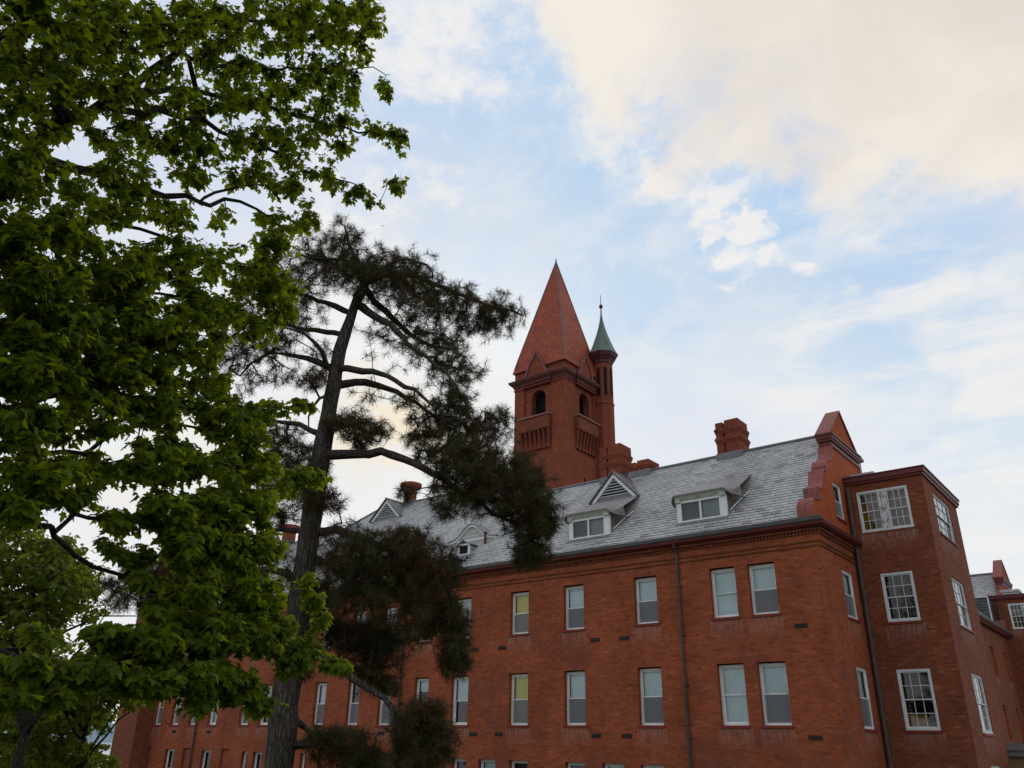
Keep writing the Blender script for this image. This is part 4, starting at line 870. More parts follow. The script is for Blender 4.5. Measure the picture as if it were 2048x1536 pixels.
# porch canopy beside the pavilion
pc = thing('porch', 'low grey flat-roofed porch beside the foot of the brick pavilion', 'porch', (-7.2, 41.4, GZ))
w_ = MB(); w_.box(-9.35, 39.7, .12, -4.6, 43.0, .38); w_.box(-9.35, 39.8, -.1, -4.75, 42.9, .12); w_.build('roof', m_plain('porch_grey', (.22, .20, .20), .7, .3, .2, 2), pc, base=(-7.2, 41.4, GZ))
w_ = MB(); w_.box(-9.35, 40.0, GZ, -4.95, 42.7, -.1); w_.build('wall', m_plain('porch_tan', (.26, .17, .09), .8, .2, .2, 2), pc, base=(-7.2, 41.4, GZ))

# ------------------------------------------------------------------ trees
def smooth_path(P, step, jit=0.0):
    P = [np.array(p, float) for p in P]; out = []
    for i in range(len(P)-1):
        p0, p1, p2, p3 = P[max(i-1, 0)], P[i], P[i+1], P[min(i+2, len(P)-1)]
        n = max(1, int(np.linalg.norm(p2-p1)/step))
        for k in range(n):
            t = k/n; out.append(.5*((2*p1)+(-p0+p2)*t+(2*p0-5*p1+4*p2-p3)*t*t+(-p0+3*p1-3*p2+p3)*t**3))
    out.append(P[-1]); out = np.array(out)
    if jit: out[1:-1] += rng.normal(0, jit, (len(out)-2, 3))
    return out
class Skel:
    def __init__(s): s.p = []; s.par = []; s.r = []; s.chains = []
    def limb(s, pts, r0, r1, step=.18, attach=True, jit=.012):
        q = smooth_path(pts, step, jit); ids = []
        par = -1
        if attach and s.p:
            A = np.array(s.p); par = int(np.argmin(((A-q[0])**2).sum(1)))
        for i, v in enumerate(q):
            t = i/max(1, len(q)-1); s.p.append(v); s.par.append(par); s.r.append(r0+(r1-r0)*t); par = len(s.p)-1; ids.append(par)
        s.chains.append(ids); return ids
    def fill(s, T, seg=.22, sag=0.0, skip=0, twist=.25):
        """attach tip points to the growing skeleton, nearest first"""
        T = np.array(T); n0 = len(s.p); cap = n0+len(T)*9; P = np.zeros((cap, 3)); P[:n0] = s.p; n = n0; tips = []
        ok = np.ones(cap, bool); ok[:skip] = False
        D = np.array([((P[skip:n0]-t)**2).sum(1).min() for t in T])
        for k in np.argsort(D):
            t = T[k]; d2 = ((P[:n]-t)**2).sum(1); d2[:skip] = 1e9; j = int(np.argmin(d2)); d = math.sqrt(d2[j])
            m = min(8, max(1, int(d/seg))); a = P[j].copy(); L = rng.normal(0, 1, 3)*d*.12*twist*4; L[2] += -sag*d
            prev = j
            for q in range(1, m+1):
                u = q/m; v = a+(t-a)*u+L*math.sin(u*math.pi)*(1 if m > 1 else 0)
                P[n] = v; s.p.append(v.copy()); s.par.append(prev); s.r.append(0); prev = n; n += 1
            tips.append(prev)
        return tips
    def radii(s, rmin, c, p=.42, tips=None):
        n = len(s.p); cnt = np.zeros(n)
        kids = np.zeros(n, int)
        for i, q in enumerate(s.par):
            if q >= 0: kids[q] += 1
        cnt[kids == 0] = 1
        for i in range(n-1, -1, -1):
            if s.par[i] >= 0: cnt[s.par[i]] += cnt[i]
        s.rr = np.maximum(np.array(s.r), rmin+c*(np.maximum(cnt, 1)**p-1)*np.where(np.array(s.r) > 0, 0, 1))
        s.rr = np.maximum(s.rr, rmin)
    def mesh(s, name, m, parent, base, sides=5, upto=None):
        P = np.array(s.p); par = np.array(s.par); vs_, fs = [], []; off = 0
        done = set()
        for ids in s.chains:
            n = 14 if s.r[ids[0]] > .1 else (9 if s.r[ids[0]] > .03 else 6); pts = P[ids]; rr = s.rr[ids]
            pt = ([P[par[ids[0]]]] if par[ids[0]] >= 0 and np.linalg.norm(P[par[ids[0]]]-pts[0]) > 1e-3 else []); 
            if pt: pts = np.vstack([pt, pts]); rr = np.concatenate([[rr[0]*1.15], rr])
            d = np.gradient(pts, axis=0); d /= np.linalg.norm(d, axis=1)[:, None]+1e-9
            ref = np.array([.31, .22, .1]); u = np.cross(d, ref); u /= np.linalg.norm(u, axis=1)[:, None]; w = np.cross(d, u)
            a = np.linspace(0, 2*np.pi, n, endpoint=False)
            lump = 1+(.05 if rr[0] > .1 else .08)*rng.normal(0, 1, (len(pts), n))
            V = pts[:, None, :]+(rr[:, None]*lump)[:, :, None]*(np.cos(a)[None, :, None]*u[:, None, :]+np.sin(a)[None, :, None]*w[:, None, :])
            vs_.append(V.reshape(-1, 3)); N = len(pts)
            i = np.arange(N-1)[:, None]*n; k = np.arange(n)[None, :]; k2 = (k+1) % n
            fs.append(np.stack([off+i+k, off+i+k2, off+i+n+k2, off+i+n+k], -1).reshape(-1, 4)); off += N*n
            done |= set(ids)
        E = np.array([i for i in range(len(P)) if par[i] >= 0 and i not in done], int)
        if len(E):
            A, B2 = P[par[E]], P[E]; ra = np.minimum(s.rr[par[E]], s.rr[E]*1.35); rb_ = s.rr[E]
            d = B2-A; d /= np.linalg.norm(d, axis=1)[:, None]+1e-9; u = np.cross(d, (.31, .22, .93)); u /= np.linalg.norm(u, axis=1)[:, None]+1e-9; w = np.cross(d, u); n = 4
            a = np.linspace(0, 2*np.pi, n, endpoint=False); c = (np.cos(a)[None, :, None]*u[:, None]+np.sin(a)[None, :, None]*w[:, None])
            V = np.stack([A[:, None]+ra[:, None, None]*c, B2[:, None]+rb_[:, None, None]*c], 1).reshape(-1, 3); vs_.append(V)
            e = np.arange(len(E))[:, None]*2*n+off; k = np.arange(n)[None, :]; k2 = (k+1) % n
            fs.append(np.stack([e+k, e+k2, e+n+k2, e+n+k], -1).reshape(-1, 4))
        V = np.vstack(vs_)-np.array(base); F = np.vstack(fs)
        return fastmesh(name, V, F, m, parent, smooth=True)
def fastmesh(name, V, F, m, parent, smooth=False, rnd=None):
    me = bpy.data.meshes.new(name); k = F.shape[1]
    me.vertices.add(len(V)); me.vertices.foreach_set('co', V.astype(np.float32).ravel())
    me.loops.add(F.size); me.loops.foreach_set('vertex_index', F.astype(np.int32).ravel())
    me.polygons.add(len(F)); me.polygons.foreach_set('loop_start', np.arange(0, F.size, k, dtype=np.int32)); me.polygons.foreach_set('loop_total', np.full(len(F), k, dtype=np.int32))
    if smooth: me.polygons.foreach_set('use_smooth', np.ones(len(F), bool))
    if rnd is not None:
        a = me.attributes.new('rnd', 'FLOAT', 'POINT'); a.data.foreach_set('value', rnd.astype(np.float32))
    me.materials.append(m); me.update(calc_edges=True)
    o = bpy.data.objects.new(name, me); COL.objects.link(o); o.parent = parent; return o
def unit(v): return v/(np.linalg.norm(v, axis=-1, keepdims=True)+1e-9)
# maple leaf outline: x across, y along the midrib
LH = [(.10, -.07), (.36, -.10), (.30, .10), (.58, .30), (.50, .38), (.26, .42), (.22, .66)]
LEAF = np.array([(0, 0)]+LH+[(0, 1.0)]+[(-x, y) for x, y in LH[::-1]])
def leaves(base_pts, axis, normal, size, name, m, parent, base, rnd, simple=False):
    L = LEAF if not simple else np.array([(0, 0), (.42, .1), (.3, .5), (0, 1.0), (-.3, .5), (-.42, .1)])
    n = len(base_pts); k = len(L); ax = unit(axis); nm = unit(normal-ax*(normal*ax).sum(1, keepdims=True)); sd = np.cross(ax, nm)
    fold = rng.uniform(.05, .45, n); curl = rng.uniform(.0, .35, n)
    X = L[None, :, 0]*size[:, None]; Y = L[None, :, 1]*size[:, None]
    Z = -(np.abs(L[None, :, 0])*fold[:, None]+(L[None, :, 1]**2)*curl[:, None])*size[:, None]+rng.normal(0, .035, (n, k))*size[:, None]
    V = base_pts[:, None]+X[..., None]*sd[:, None]+Y[..., None]*ax[:, None]+Z[..., None]*nm[:, None]
    cen = base_pts+ax*(size*.3)[:, None]-nm*(size*.04)[:, None]
    V = np.concatenate([V, cen[:, None]], 1).reshape(-1, 3)-np.array(base)
    i = np.arange(n)[:, None]*(k+1); a = np.arange(k)[None, :]; F = np.stack([i+a, i+(a+1) % k, i+k+0*a], -1).reshape(-1, 3)
    return fastmesh(name, V, F, m, parent, rnd=np.repeat(rnd, k+1))
def petioles(A, B2, name, m, parent, base, r=.0022):
    d = unit(B2-A); u = unit(np.cross(d, (.3, .5, .8))); V = np.stack([A-u*r, A+u*r, B2+u*r, B2-u*r], 1).reshape(-1, 3)-np.array(base)
    F = (np.arange(len(A))[:, None]*4+np.arange(4)[None]); return fastmesh(name, V, F, m, parent)

MBARK_P = m_bark('pine_bark', (.045, .036, .03), (.22, .185, .16), 1.5, .16); MBARK_M = m_bark('maple_bark', (.022, .018, .015), (.085, .07, .058), 1.4, .3)
MLEAF = m_leaf('maple_leaf', (.026, .058, .003), (.115, .162, .005), (.38, .48, .010), .48, rough=.6)  # light end brightened to put a sunlit look into the leaf colour
MLEAF2 = m_leaf('young_leaf', (.045, .078, .008), (.11, .14, .016), (.32, .38, .03), .5, rough=.6)
MPET = m_plain('leaf_stalk', (.10, .07, .03), .7, .2, .2, 3)
MNEED = m_leaf('pine_needle', (.020, .020, .007), (.10, .094, .032), (.09, .08, .03), .15, rough=.8)
MNEEDB = m_leaf('brown_needle', (.055, .022, .009), (.12, .055, .022), (.14, .07, .03), .2, rough=.6)
MCONE = m_plain('pine_cone', (.06, .028, .02), .8, .2, .3, 9)

def ellips(clumps, fn, dense=1.0, gs=0.0):
    pts = []; own = []
    for ci, c in enumerate(clumps):
        px, py, rx, ry, D, depth, n = c[:7]
        for _ in range(int(n*dense)):
            while True:
                v = rng.normal(0, gs, 3) if gs else rng.uniform(-1, 1, 3)
                if v@v <= (1.9 if gs else 1): break
            pts.append(fn(px+v[0]*rx, py+v[1]*ry, D+v[2]*depth)); own.append(ci)
    return np.array(pts), np.array(own)

# ---- pine
PD = 15.0
pb = ath(560, 1500, PD); pb[2] = ground_z(pb[0], pb[1])
pine = thing('pine_tree', 'tall dark pine with drooping needle boughs in front of the brick building', 'tree', pb)
S = Skel()
tr = [(pb[0]+.1, pb[1], pb[2]-.2)]+[ath(x, y, PD+.0*k) for k, (x, y) in enumerate([(560, 1500), (568, 1420), (583, 1330), (598, 1230), (610, 1130), (626, 1020), (641, 920), (654, 850), (667, 770), (680, 700), (700, 640), (716, 590), (732, 560)])]
tid = S.limb(tr, .34, .10, .25, False, .004)
WP = [(0, 6), (540, 12), (590, 17), (640, 23), (700, 29), (770, 33), (850, 37), (920, 41), (1020, 45), (1130, 50), (1230, 54), (1330, 58), (1430, 64), (1536, 66), (1900, 80), (3500, 100)]
for i, k in enumerate(tid):
    v = np.array(S.p[k]); dz = v@FW; py = 768-FPX*(v@UP)/dz
    S.r[k] = float(np.interp(py, [a for a, b in WP], [b for a, b in WP])/2/FPX*dz*.88)
def PL(pts, r0, r1, dd=0.0, d1=None):
    n = len(pts); e = dd if d1 is None else d1
    return S.limb([ath(x, y, PD+dd*(i/(n-1))**.8 if d1 is None else PD+dd+(e-dd)*i/(n-1)) for i, (x, y) in enumerate(pts)], r0, r1, .2, True, .02)
PL([(716, 600), (728, 580), (720, 533), (700, 490), (689, 452)], .09, .02, .3)
PL([(700, 625), (670, 612), (639, 603), (600, 588), (560, 585)], .07, .02, .8)
PL([(722, 612), (752, 636), (783, 650), (815, 689), (852, 716), (889, 744), (910, 780)], .085, .02, -1.2)
PL([(730, 575), (750, 600), (771, 619), (811, 658), (861, 690), (905, 700)], .075, .02, .9)
PL([(728, 565), (790, 548), (850, 560), (950, 600), (1045, 632)], .08, .015, .3)
PL([(735, 565), (775, 530), (830, 520), (865, 545)], .06, .015, -.8)
PL([(725, 560), (690, 520), (640, 520), (600, 510)], .05, .015, -.6)
PL([(682, 668), (655, 664), (631, 660), (592, 654), (540, 640), (480, 640)], .06, .015, 1.2)
PL([(655, 735), (642, 705), (628, 686), (607, 666), (570, 655)], .055, .015, -.9)
PL([(658, 734), (636, 724), (615, 716), (576, 709), (537, 705), (505, 728), (480, 752)], .075, .015, .7)
PL([(672, 738), (700, 738), (725, 740), (771, 751), (811, 771), (842, 790), (877, 816)], .075, .02, -1.0)
PL([(664, 772), (686, 767), (709, 761), (756, 771), (795, 787), (834, 810), (872, 832), (905, 850)], .09, .02, .8)
PL([(656, 790), (640, 800), (627, 814), (618, 832), (617, 853)], .035, .012, -.5)
PL([(640, 868), (600, 849), (553, 841), (514, 839), (480, 850)], .06, .015, .9)
PL([(646, 909), (680, 909), (717, 908), (764, 904), (811, 916), (869, 947), (950, 1000), (1005, 1035), (1062, 1065)], .10, .02, -1.4)
PL([(869, 947), (930, 930), (1000, 945)], .04, .012, -1.4, -1.4)
PL([(1005, 1035), (1060, 1010), (1100, 1040)], .03, .012, -1.4, -1.5)
PL([(622, 1061), (590, 1061), (544, 1059), (500, 1075)], .06, .015, .6)
PL([(632, 1062), (672, 1058), (730, 1078), (800, 1110), (870, 1150), (915, 1220), (930, 1290)], .085, .02, -1.2)
PL([(622, 1110), (680, 1150), (740, 1210), (760, 1280)], .06, .015, .8)
PL([(612, 1160), (540, 1140), (470, 1150), (400, 1150), (330, 1160), (270, 1165), (230, 1180)], .075, .012, 1.0)
PL([(588, 1290), (640, 1315), (689, 1345), (735, 1376), (784, 1422), (818, 1448), (860, 1440)], .085, .03, -1.3)
PL([(784, 1422), (790, 1470), (800, 1530), (850, 1560)], .05, .02, -1.3, -1.3)
PL([(586, 1440), (604, 1451), (619, 1460), (626, 1478), (640, 1500)], .06, .03, .5)
PL([(582, 1492), (620, 1493), (660, 1497), (720, 1500)], .075, .03, -.4)
for (x, y, dx, dy) in ((585, 1330, 60, -25), (600, 1220, 55, 30), (575, 1400, -40, 10), (630, 1000, 40, 30), (590, 1300, -45, -20)):
    PL([(x, y), (x+dx*.5, y+dy*.3), (x+dx, y+dy)], .025, .008, .5)
skel_n = len(S.p)
PC = [  # x, y, rx, ry, distance, depth, tips
 (690, 480, 45, 40, 15.2, .6, 50), (640, 505, 55, 45, 15, .8, 70), (610, 560, 60, 60, 15.2, 1.0, 100), (700, 540, 60, 45, 15, .9, 150), (780, 545, 85, 50, 14.9, 1.0, 260), (830, 590, 70, 45, 15, 1.0, 170),
 (920, 610, 80, 40, 15.3, .8, 170), (1000, 628, 48, 34, 15.3, .5, 90), (960, 655, 60, 25, 15.3, .5, 50), (870, 670, 65, 40, 15.4, .8, 90), (900, 730, 45, 55, 14.8, .8, 80), (940, 740, 30, 30, 14.9, .5, 22), (910, 790, 40, 40, 14.4, .6, 70),
 (860, 720, 50, 40, 14.6, .7, 25), (800, 690, 60, 45, 14.8, .8, 26), (760, 670, 50, 30, 15, .6, 18),
 (550, 600, 75, 55, 15.6, 1.0, 90), (500, 680, 75, 50, 15.8, 1.0, 90), (470, 725, 40, 35, 15.7, .6, 35), (550, 690, 50, 35, 15.5, .8, 40), (560, 748, 35, 22, 15.5, .5, 20), (600, 640, 50, 40, 15.2, .8, 35), (500, 770, 25, 22, 15.6, .4, 12),
 (628, 756, 28, 24, 14.9, .6, 45), (640, 705, 30, 25, 15, .5, 14), (690, 845, 38, 30, 14.8, .7, 70), (740, 860, 45, 28, 14.8, .7, 75), (715, 895, 30, 18, 14.8, .5, 10), (820, 800, 35, 25, 14.4, .5, 22), (740, 790, 40, 25, 14.9, .5, 10),
 (895, 830, 55, 38, 15.5, .9, 95), (960, 855, 62, 32, 15.4, .8, 105), (1000, 835, 28, 22, 15.4, .4, 26), (850, 870, 50, 45, 15.2, .8, 80), (910, 900, 70, 45, 14.6, 1.0, 190),
 (980, 935, 80, 55, 13.9, .9, 270), (1040, 980, 62, 60, 13.6, .8, 230), (960, 990, 60, 45, 13.8, .8, 95), (1085, 1035, 36, 45, 13.5, .6, 110), (1050, 1060, 45, 30, 13.5, .5, 70), (1045, 1112, 22, 24, 13.5, .35, 34), (1080, 1108, 24, 24, 13.5, .35, 34), (890, 1010, 35, 32, 13.8, .5, 40), (900, 960, 45, 30, 14, .6, 50), (812, 985, 20, 22, 14.2, .4, 12),
 (565, 880, 60, 40, 15.8, .9, 75), (590, 940, 60, 50, 15.5, .9, 120), (545, 960, 45, 40, 15.6, .7, 50), (625, 985, 32, 40, 14.9, .7, 80), (565, 1030, 45, 32, 15.5, .6, 45), (665, 1005, 26, 26, 14.7, .5, 24), (640, 950, 25, 50, 14.8, .5, 40), (545, 1090, 40, 25, 15.6, .5, 25),
 (700, 1110, 70, 55, 14.4, .9, 250), (790, 1120, 80, 55, 14.1, .9, 290), (860, 1150, 62, 55, 13.9, .8, 230), (740, 1180, 90, 50, 14.3, 1.0, 260), (850, 1225, 60, 60, 13.9, .8, 210), (908, 1260, 30, 60, 13.8, .5, 110), (905, 1325, 28, 28, 13.8, .4, 52), (900, 1120, 30, 30, 13.8, .5, 20), (820, 1070, 50, 25, 14.2, .6, 50),
 (700, 1270, 55, 38, 15.6, .8, 150), (770, 1275, 50, 40, 15.4, .8, 130), (740, 1335, 62, 42, 15.4, .7, 95), (770, 1375, 26, 22, 15.4, .4, 24), (660, 1230, 30, 40, 15.2, .6, 40), (640, 1180, 30, 50, 15, .6, 70),
 (850, 1425, 45, 28, 13.7, .6, 90), (880, 1455, 30, 22, 13.7, .4, 40), (850, 1490, 55, 40, 13.7, .6, 130), (830, 1530, 60, 30, 13.7, .6, 80), (800, 1470, 25, 50, 13.8, .4, 30),
 (670, 1475, 50, 22, 14.8, .5, 80), (710, 1500, 45, 36, 14.6, .6, 120), (650, 1515, 30, 25, 14.8, .4, 22), (740, 1525, 40, 22, 14.6, .5, 50),
 (370, 1150, 60, 32, 16, .7, 130), (440, 1140, 60, 30, 15.8, .7, 120), (330, 1175, 32, 30, 16, .5, 40), (350, 1205, 45, 22, 16, .5, 60), (280, 1150, 45, 26, 16, .5, 55), (240, 1190, 36, 26, 16, .5, 34), (300, 1195, 40, 26, 16, .5, 45), (215, 1160, 20, 16, 16, .3, 10), (470, 1180, 50, 35, 15.7, .7, 70), (320, 1120, 25, 18, 16, .3, 12), (590, 1150, 30, 45, 15.2, .5, 40), (600, 1290, 40, 30, 15.1, .5, 30), (600, 1350, 45, 16, 15.1, .4, 14), (560, 1420, 20, 14, 15, .3, 6)]
T, own = ellips([c[:6]+(c[6]*(.72 if c[6] > 150 and c[1] > 1050 else 1),) for c in PC], ath, 1.6, .58)
tips = S.fill(T, .2, .0, skip=len(tid)//2, twist=.35)
S.radii(.0045, .0042, .55)
S.mesh('trunk', MBARK_P, pine, pb)
P = np.array(S.p); par = np.array(S.par)
def tufts(tips, per, name, m, rn):
    tp_ = P[tips]; d = unit(tp_-P[par[tips]]+np.array([0, 0, .04])); n = len(tips)
    o = np.repeat(tp_, per, 0); D = np.repeat(d, per, 0); t = rng.uniform(0, 1, len(o))[:, None]
    o = o-D*t*.13; rv = unit(rng.normal(0, 1, (len(o), 3))); rv = unit(rv-D*(rv*D).sum(1, keepdims=True))
    dr = unit(D*rng.uniform(.25, 1.3, (len(o), 1))*(1.2-t)+rv); ln = rng.uniform(.10, .16, (len(o), 1))
    mid_ = o+dr*ln*.55; end = o+dr*ln+np.array([0, 0, -.012]); w = unit(np.cross(dr, rng.normal(0, 1, (len(o), 3))))*.0028
    V = np.stack([o-w, o+w, end+w*.5, end-w*.5], 1).reshape(-1, 3)-pb; F = np.arange(len(o))[:, None]*4+np.arange(4)[None]
    return fastmesh(name, V, F, m, pine, rnd=np.repeat(np.repeat(rn, per), 4))
tips = np.array(tips); tips2 = np.concatenate([tips, tips[rng.random(len(tips)) < .6]])
tn_ = P[tips]; clump_r = .5+.5*np.sin(tn_[:, 0]*3.1+tn_[:, 2]*2.3)*np.sin(tn_[:, 1]*2.7-tn_[:, 2]*1.9)
isb = rng.random(len(tips)) < np.where(clump_r > .55, .45, .10)
tufts(tips[~isb], 38, 'crown', MNEED, np.clip(rng.normal(.45, .25, (~isb).sum()), 0, 1)); tufts(tips[isb], 34, 'dead_needles', MNEEDB, rng.random(isb.sum()))
# ---- maples
def maple_cluster_mesh(S, tips, base, parent, m, size=.105, per=(6, 9), spread=.075, pet=True):
    P = np.array(S.p); par = np.array(S.par); tips = np.array(tips)
    tp_ = P[tips]; d = unit(tp_-P[par[tips]]); n = rng.integers(per[0], per[1]+1, len(tips)); tot = int(n.sum()); idx = np.repeat(np.arange(len(tips)), n)
    o = tp_[idx]; D = d[idx]; az = rng.uniform(0, 2*np.pi, tot); h = np.stack([np.cos(az), np.sin(az), np.zeros(tot)], 1)
    el = rng.uniform(-.5, .6, tot)[:, None]; pd = unit(h+np.array([0, 0, 1.])*el+D*.35); pl_ = rng.uniform(.4, 1.25, tot)[:, None]*spread
    back = rng.uniform(0, .09, (tot, 1)); s0 = o-D*back; b = s0+pd*pl_
    ax = unit(h*.8+D*.2+np.array([0, 0, -1.])*rng.uniform(.15, 1.5, (tot, 1))+rng.normal(0, .22, (tot, 3)))
    nm = unit(h*.7+np.array([0, 0, 1.])+rng.normal(0, .3, (tot, 3)))
    sz_ = size*rng.uniform(.6, 1.2, tot); rn = np.clip(rng.normal(.5, .25, tot)+.15*np.sin(o[:, 0]*4+o[:, 2]*3), 0, 1)
    lf = leaves(b, ax, nm, sz_, 'crown', m, parent, base, rn)
    if pet: petioles(s0, b, 'leaf_stalks', MPET, parent, base)
    return lf
mb_ = ath(-520, 900, 7.0); mb_[2] = ground_z(mb_[0], mb_[1])
maple = thing('maple_tree', 'big green maple overhanging from the left, spreading leafy limbs across the sky', 'tree', mb_)
S = Skel()
top = mb_+np.array([.3, .35, 11.5])
S.limb([mb_+np.array([0, 0, -.2]), mb_+np.array([.02, .05, 2.]), mb_+np.array([.0, .1, 4.2]), mb_+np.array([.12, .2, 7]), top], .36, .12, .25, False, .008)
def ML(pts, r0, r1, d0, d1, up=None):
    n = len(pts); Q = [at(x, y, d0+(d1-d0)*i/(n-1)) for i, (x, y) in enumerate(pts)]
    if up is not None: Q = [mb_+np.array([.05, .1, up])]+Q
    return S.limb(Q, r0*.66, r1*.5, .16, True, .02)
ML([(20, 360), (54, 308), (100, 267), (142, 242), (187, 212), (242, 179), (300, 146), (375, 75), (479, 29), (583, 29), (690, 10)], .105, .02, 6.6, 10.4, 3.3)
ML([(242, 179), (275, 183), (346, 179), (400, 187), (475, 200), (558, 221), (660, 250), (760, 262), (800, 280)], .05, .008, 7.7, 10.3)
ML([(200, 215), (283, 222), (350, 229), (400, 246), (458, 271), (517, 287), (583, 325), (642, 354), (720, 372)], .05, .01, 7.6, 9.8)
ML([(54, 308), (150, 340), (205, 350), (246, 367), (300, 383), (367, 392), (417, 410), (454, 400), (512, 425), (562, 438), (640, 432)], .06, .01, 6.9, 9.4)
ML([(408, 396), (471, 379), (517, 367), (600, 372)], .022, .008, 8.3, 9.3)
ML([(-60, 440), (0, 454), (37, 475), (83, 479), (133, 471), (175, 450), (217, 442), (330, 480), (430, 520), (540, 545)], .085, .012, 6.4, 8.8, 2.6)
ML([(375, 110), (437, 133), (541, 137), (604, 137), (725, 137), (780, 150)], .035, .007, 8.6, 10.4)
ML([(124, 240), (125, 167), (137, 104), (154, 62), (183, 20), (230, -60)], .05, .02, 7, 8.2)
ML([(-20, 90), (50, 60), (95, 50), (170, 70), (250, 100), (330, 90)], .05, .012, 6.6, 8.4, 5.5)
ML([(142, 242), (90, 160), (40, 120), (10, 60)], .04, .012, 6.9, 7)
ML([(333, 133), (360, 70), (345, 20), (380, -60)], .035, .012, 8.2, 9)
ML([(479, 29), (560, 60), (660, 85), (745, 55)], .03, .008, 9.4, 10.6)
ML([(-60, 860), (0, 825), (49, 815), (85, 799), (130, 786), (172, 766), (238, 733), (286, 707), (342, 701), (420, 700), (500, 640)], .075, .012, 5.9, 8.2, 1.8)
ML([(130, 786), (240, 800), (330, 800), (430, 800), (520, 815), (610, 815)], .035, .01, 6.6, 8.2)
ML([(60, 905), (130, 903), (169, 903), (202, 883), (247, 860), (293, 844), (380, 850), (470, 880), (560, 930), (620, 955)], .05, .01, 6.3, 7.9, 1.5)
ML([(-60, 620), (20, 600), (120, 610), (230, 590), (350, 590), (450, 610), (560, 600)], .055, .01, 6.1, 8.6, 2.2)
ML([(-40, 1010), (0, 1023), (33, 1040), (91, 1056), (110, 1075), (153, 1112), (195, 1136), (237, 1157), (300, 1180), (380, 1210), (450, 1230), (520, 1260)], .075, .012, 5.9, 7.0, 1.0)
ML([(110, 1064), (153, 1028), (181, 1035), (244, 1042), (320, 1060), (420, 1090), (500, 1110)], .028, .01, 6.2, 7.0)
ML([(-60, 1440), (0, 1415), (28, 1401), (70, 1370), (105, 1349), (147, 1335), (195, 1326), (279, 1335), (349, 1349), (430, 1370), (500, 1400)], .085, .012, 5.6, 6.8, .2)
ML([(195, 1326), (280, 1290), (380, 1270), (480, 1270), (560, 1280), (620, 1300), (690, 1345)], .03, .008, 6.1, 7.0)
ML([(0, 1300), (45, 1300), (87, 1286), (115, 1262), (167, 1244), (216, 1227), (300, 1232)], .022, .007, 6.5, 7.2)
ML([(237, 1157), (330, 1100), (430, 1060), (520, 1040)], .025, .008, 6.5, 7.4)
n_tr = 46
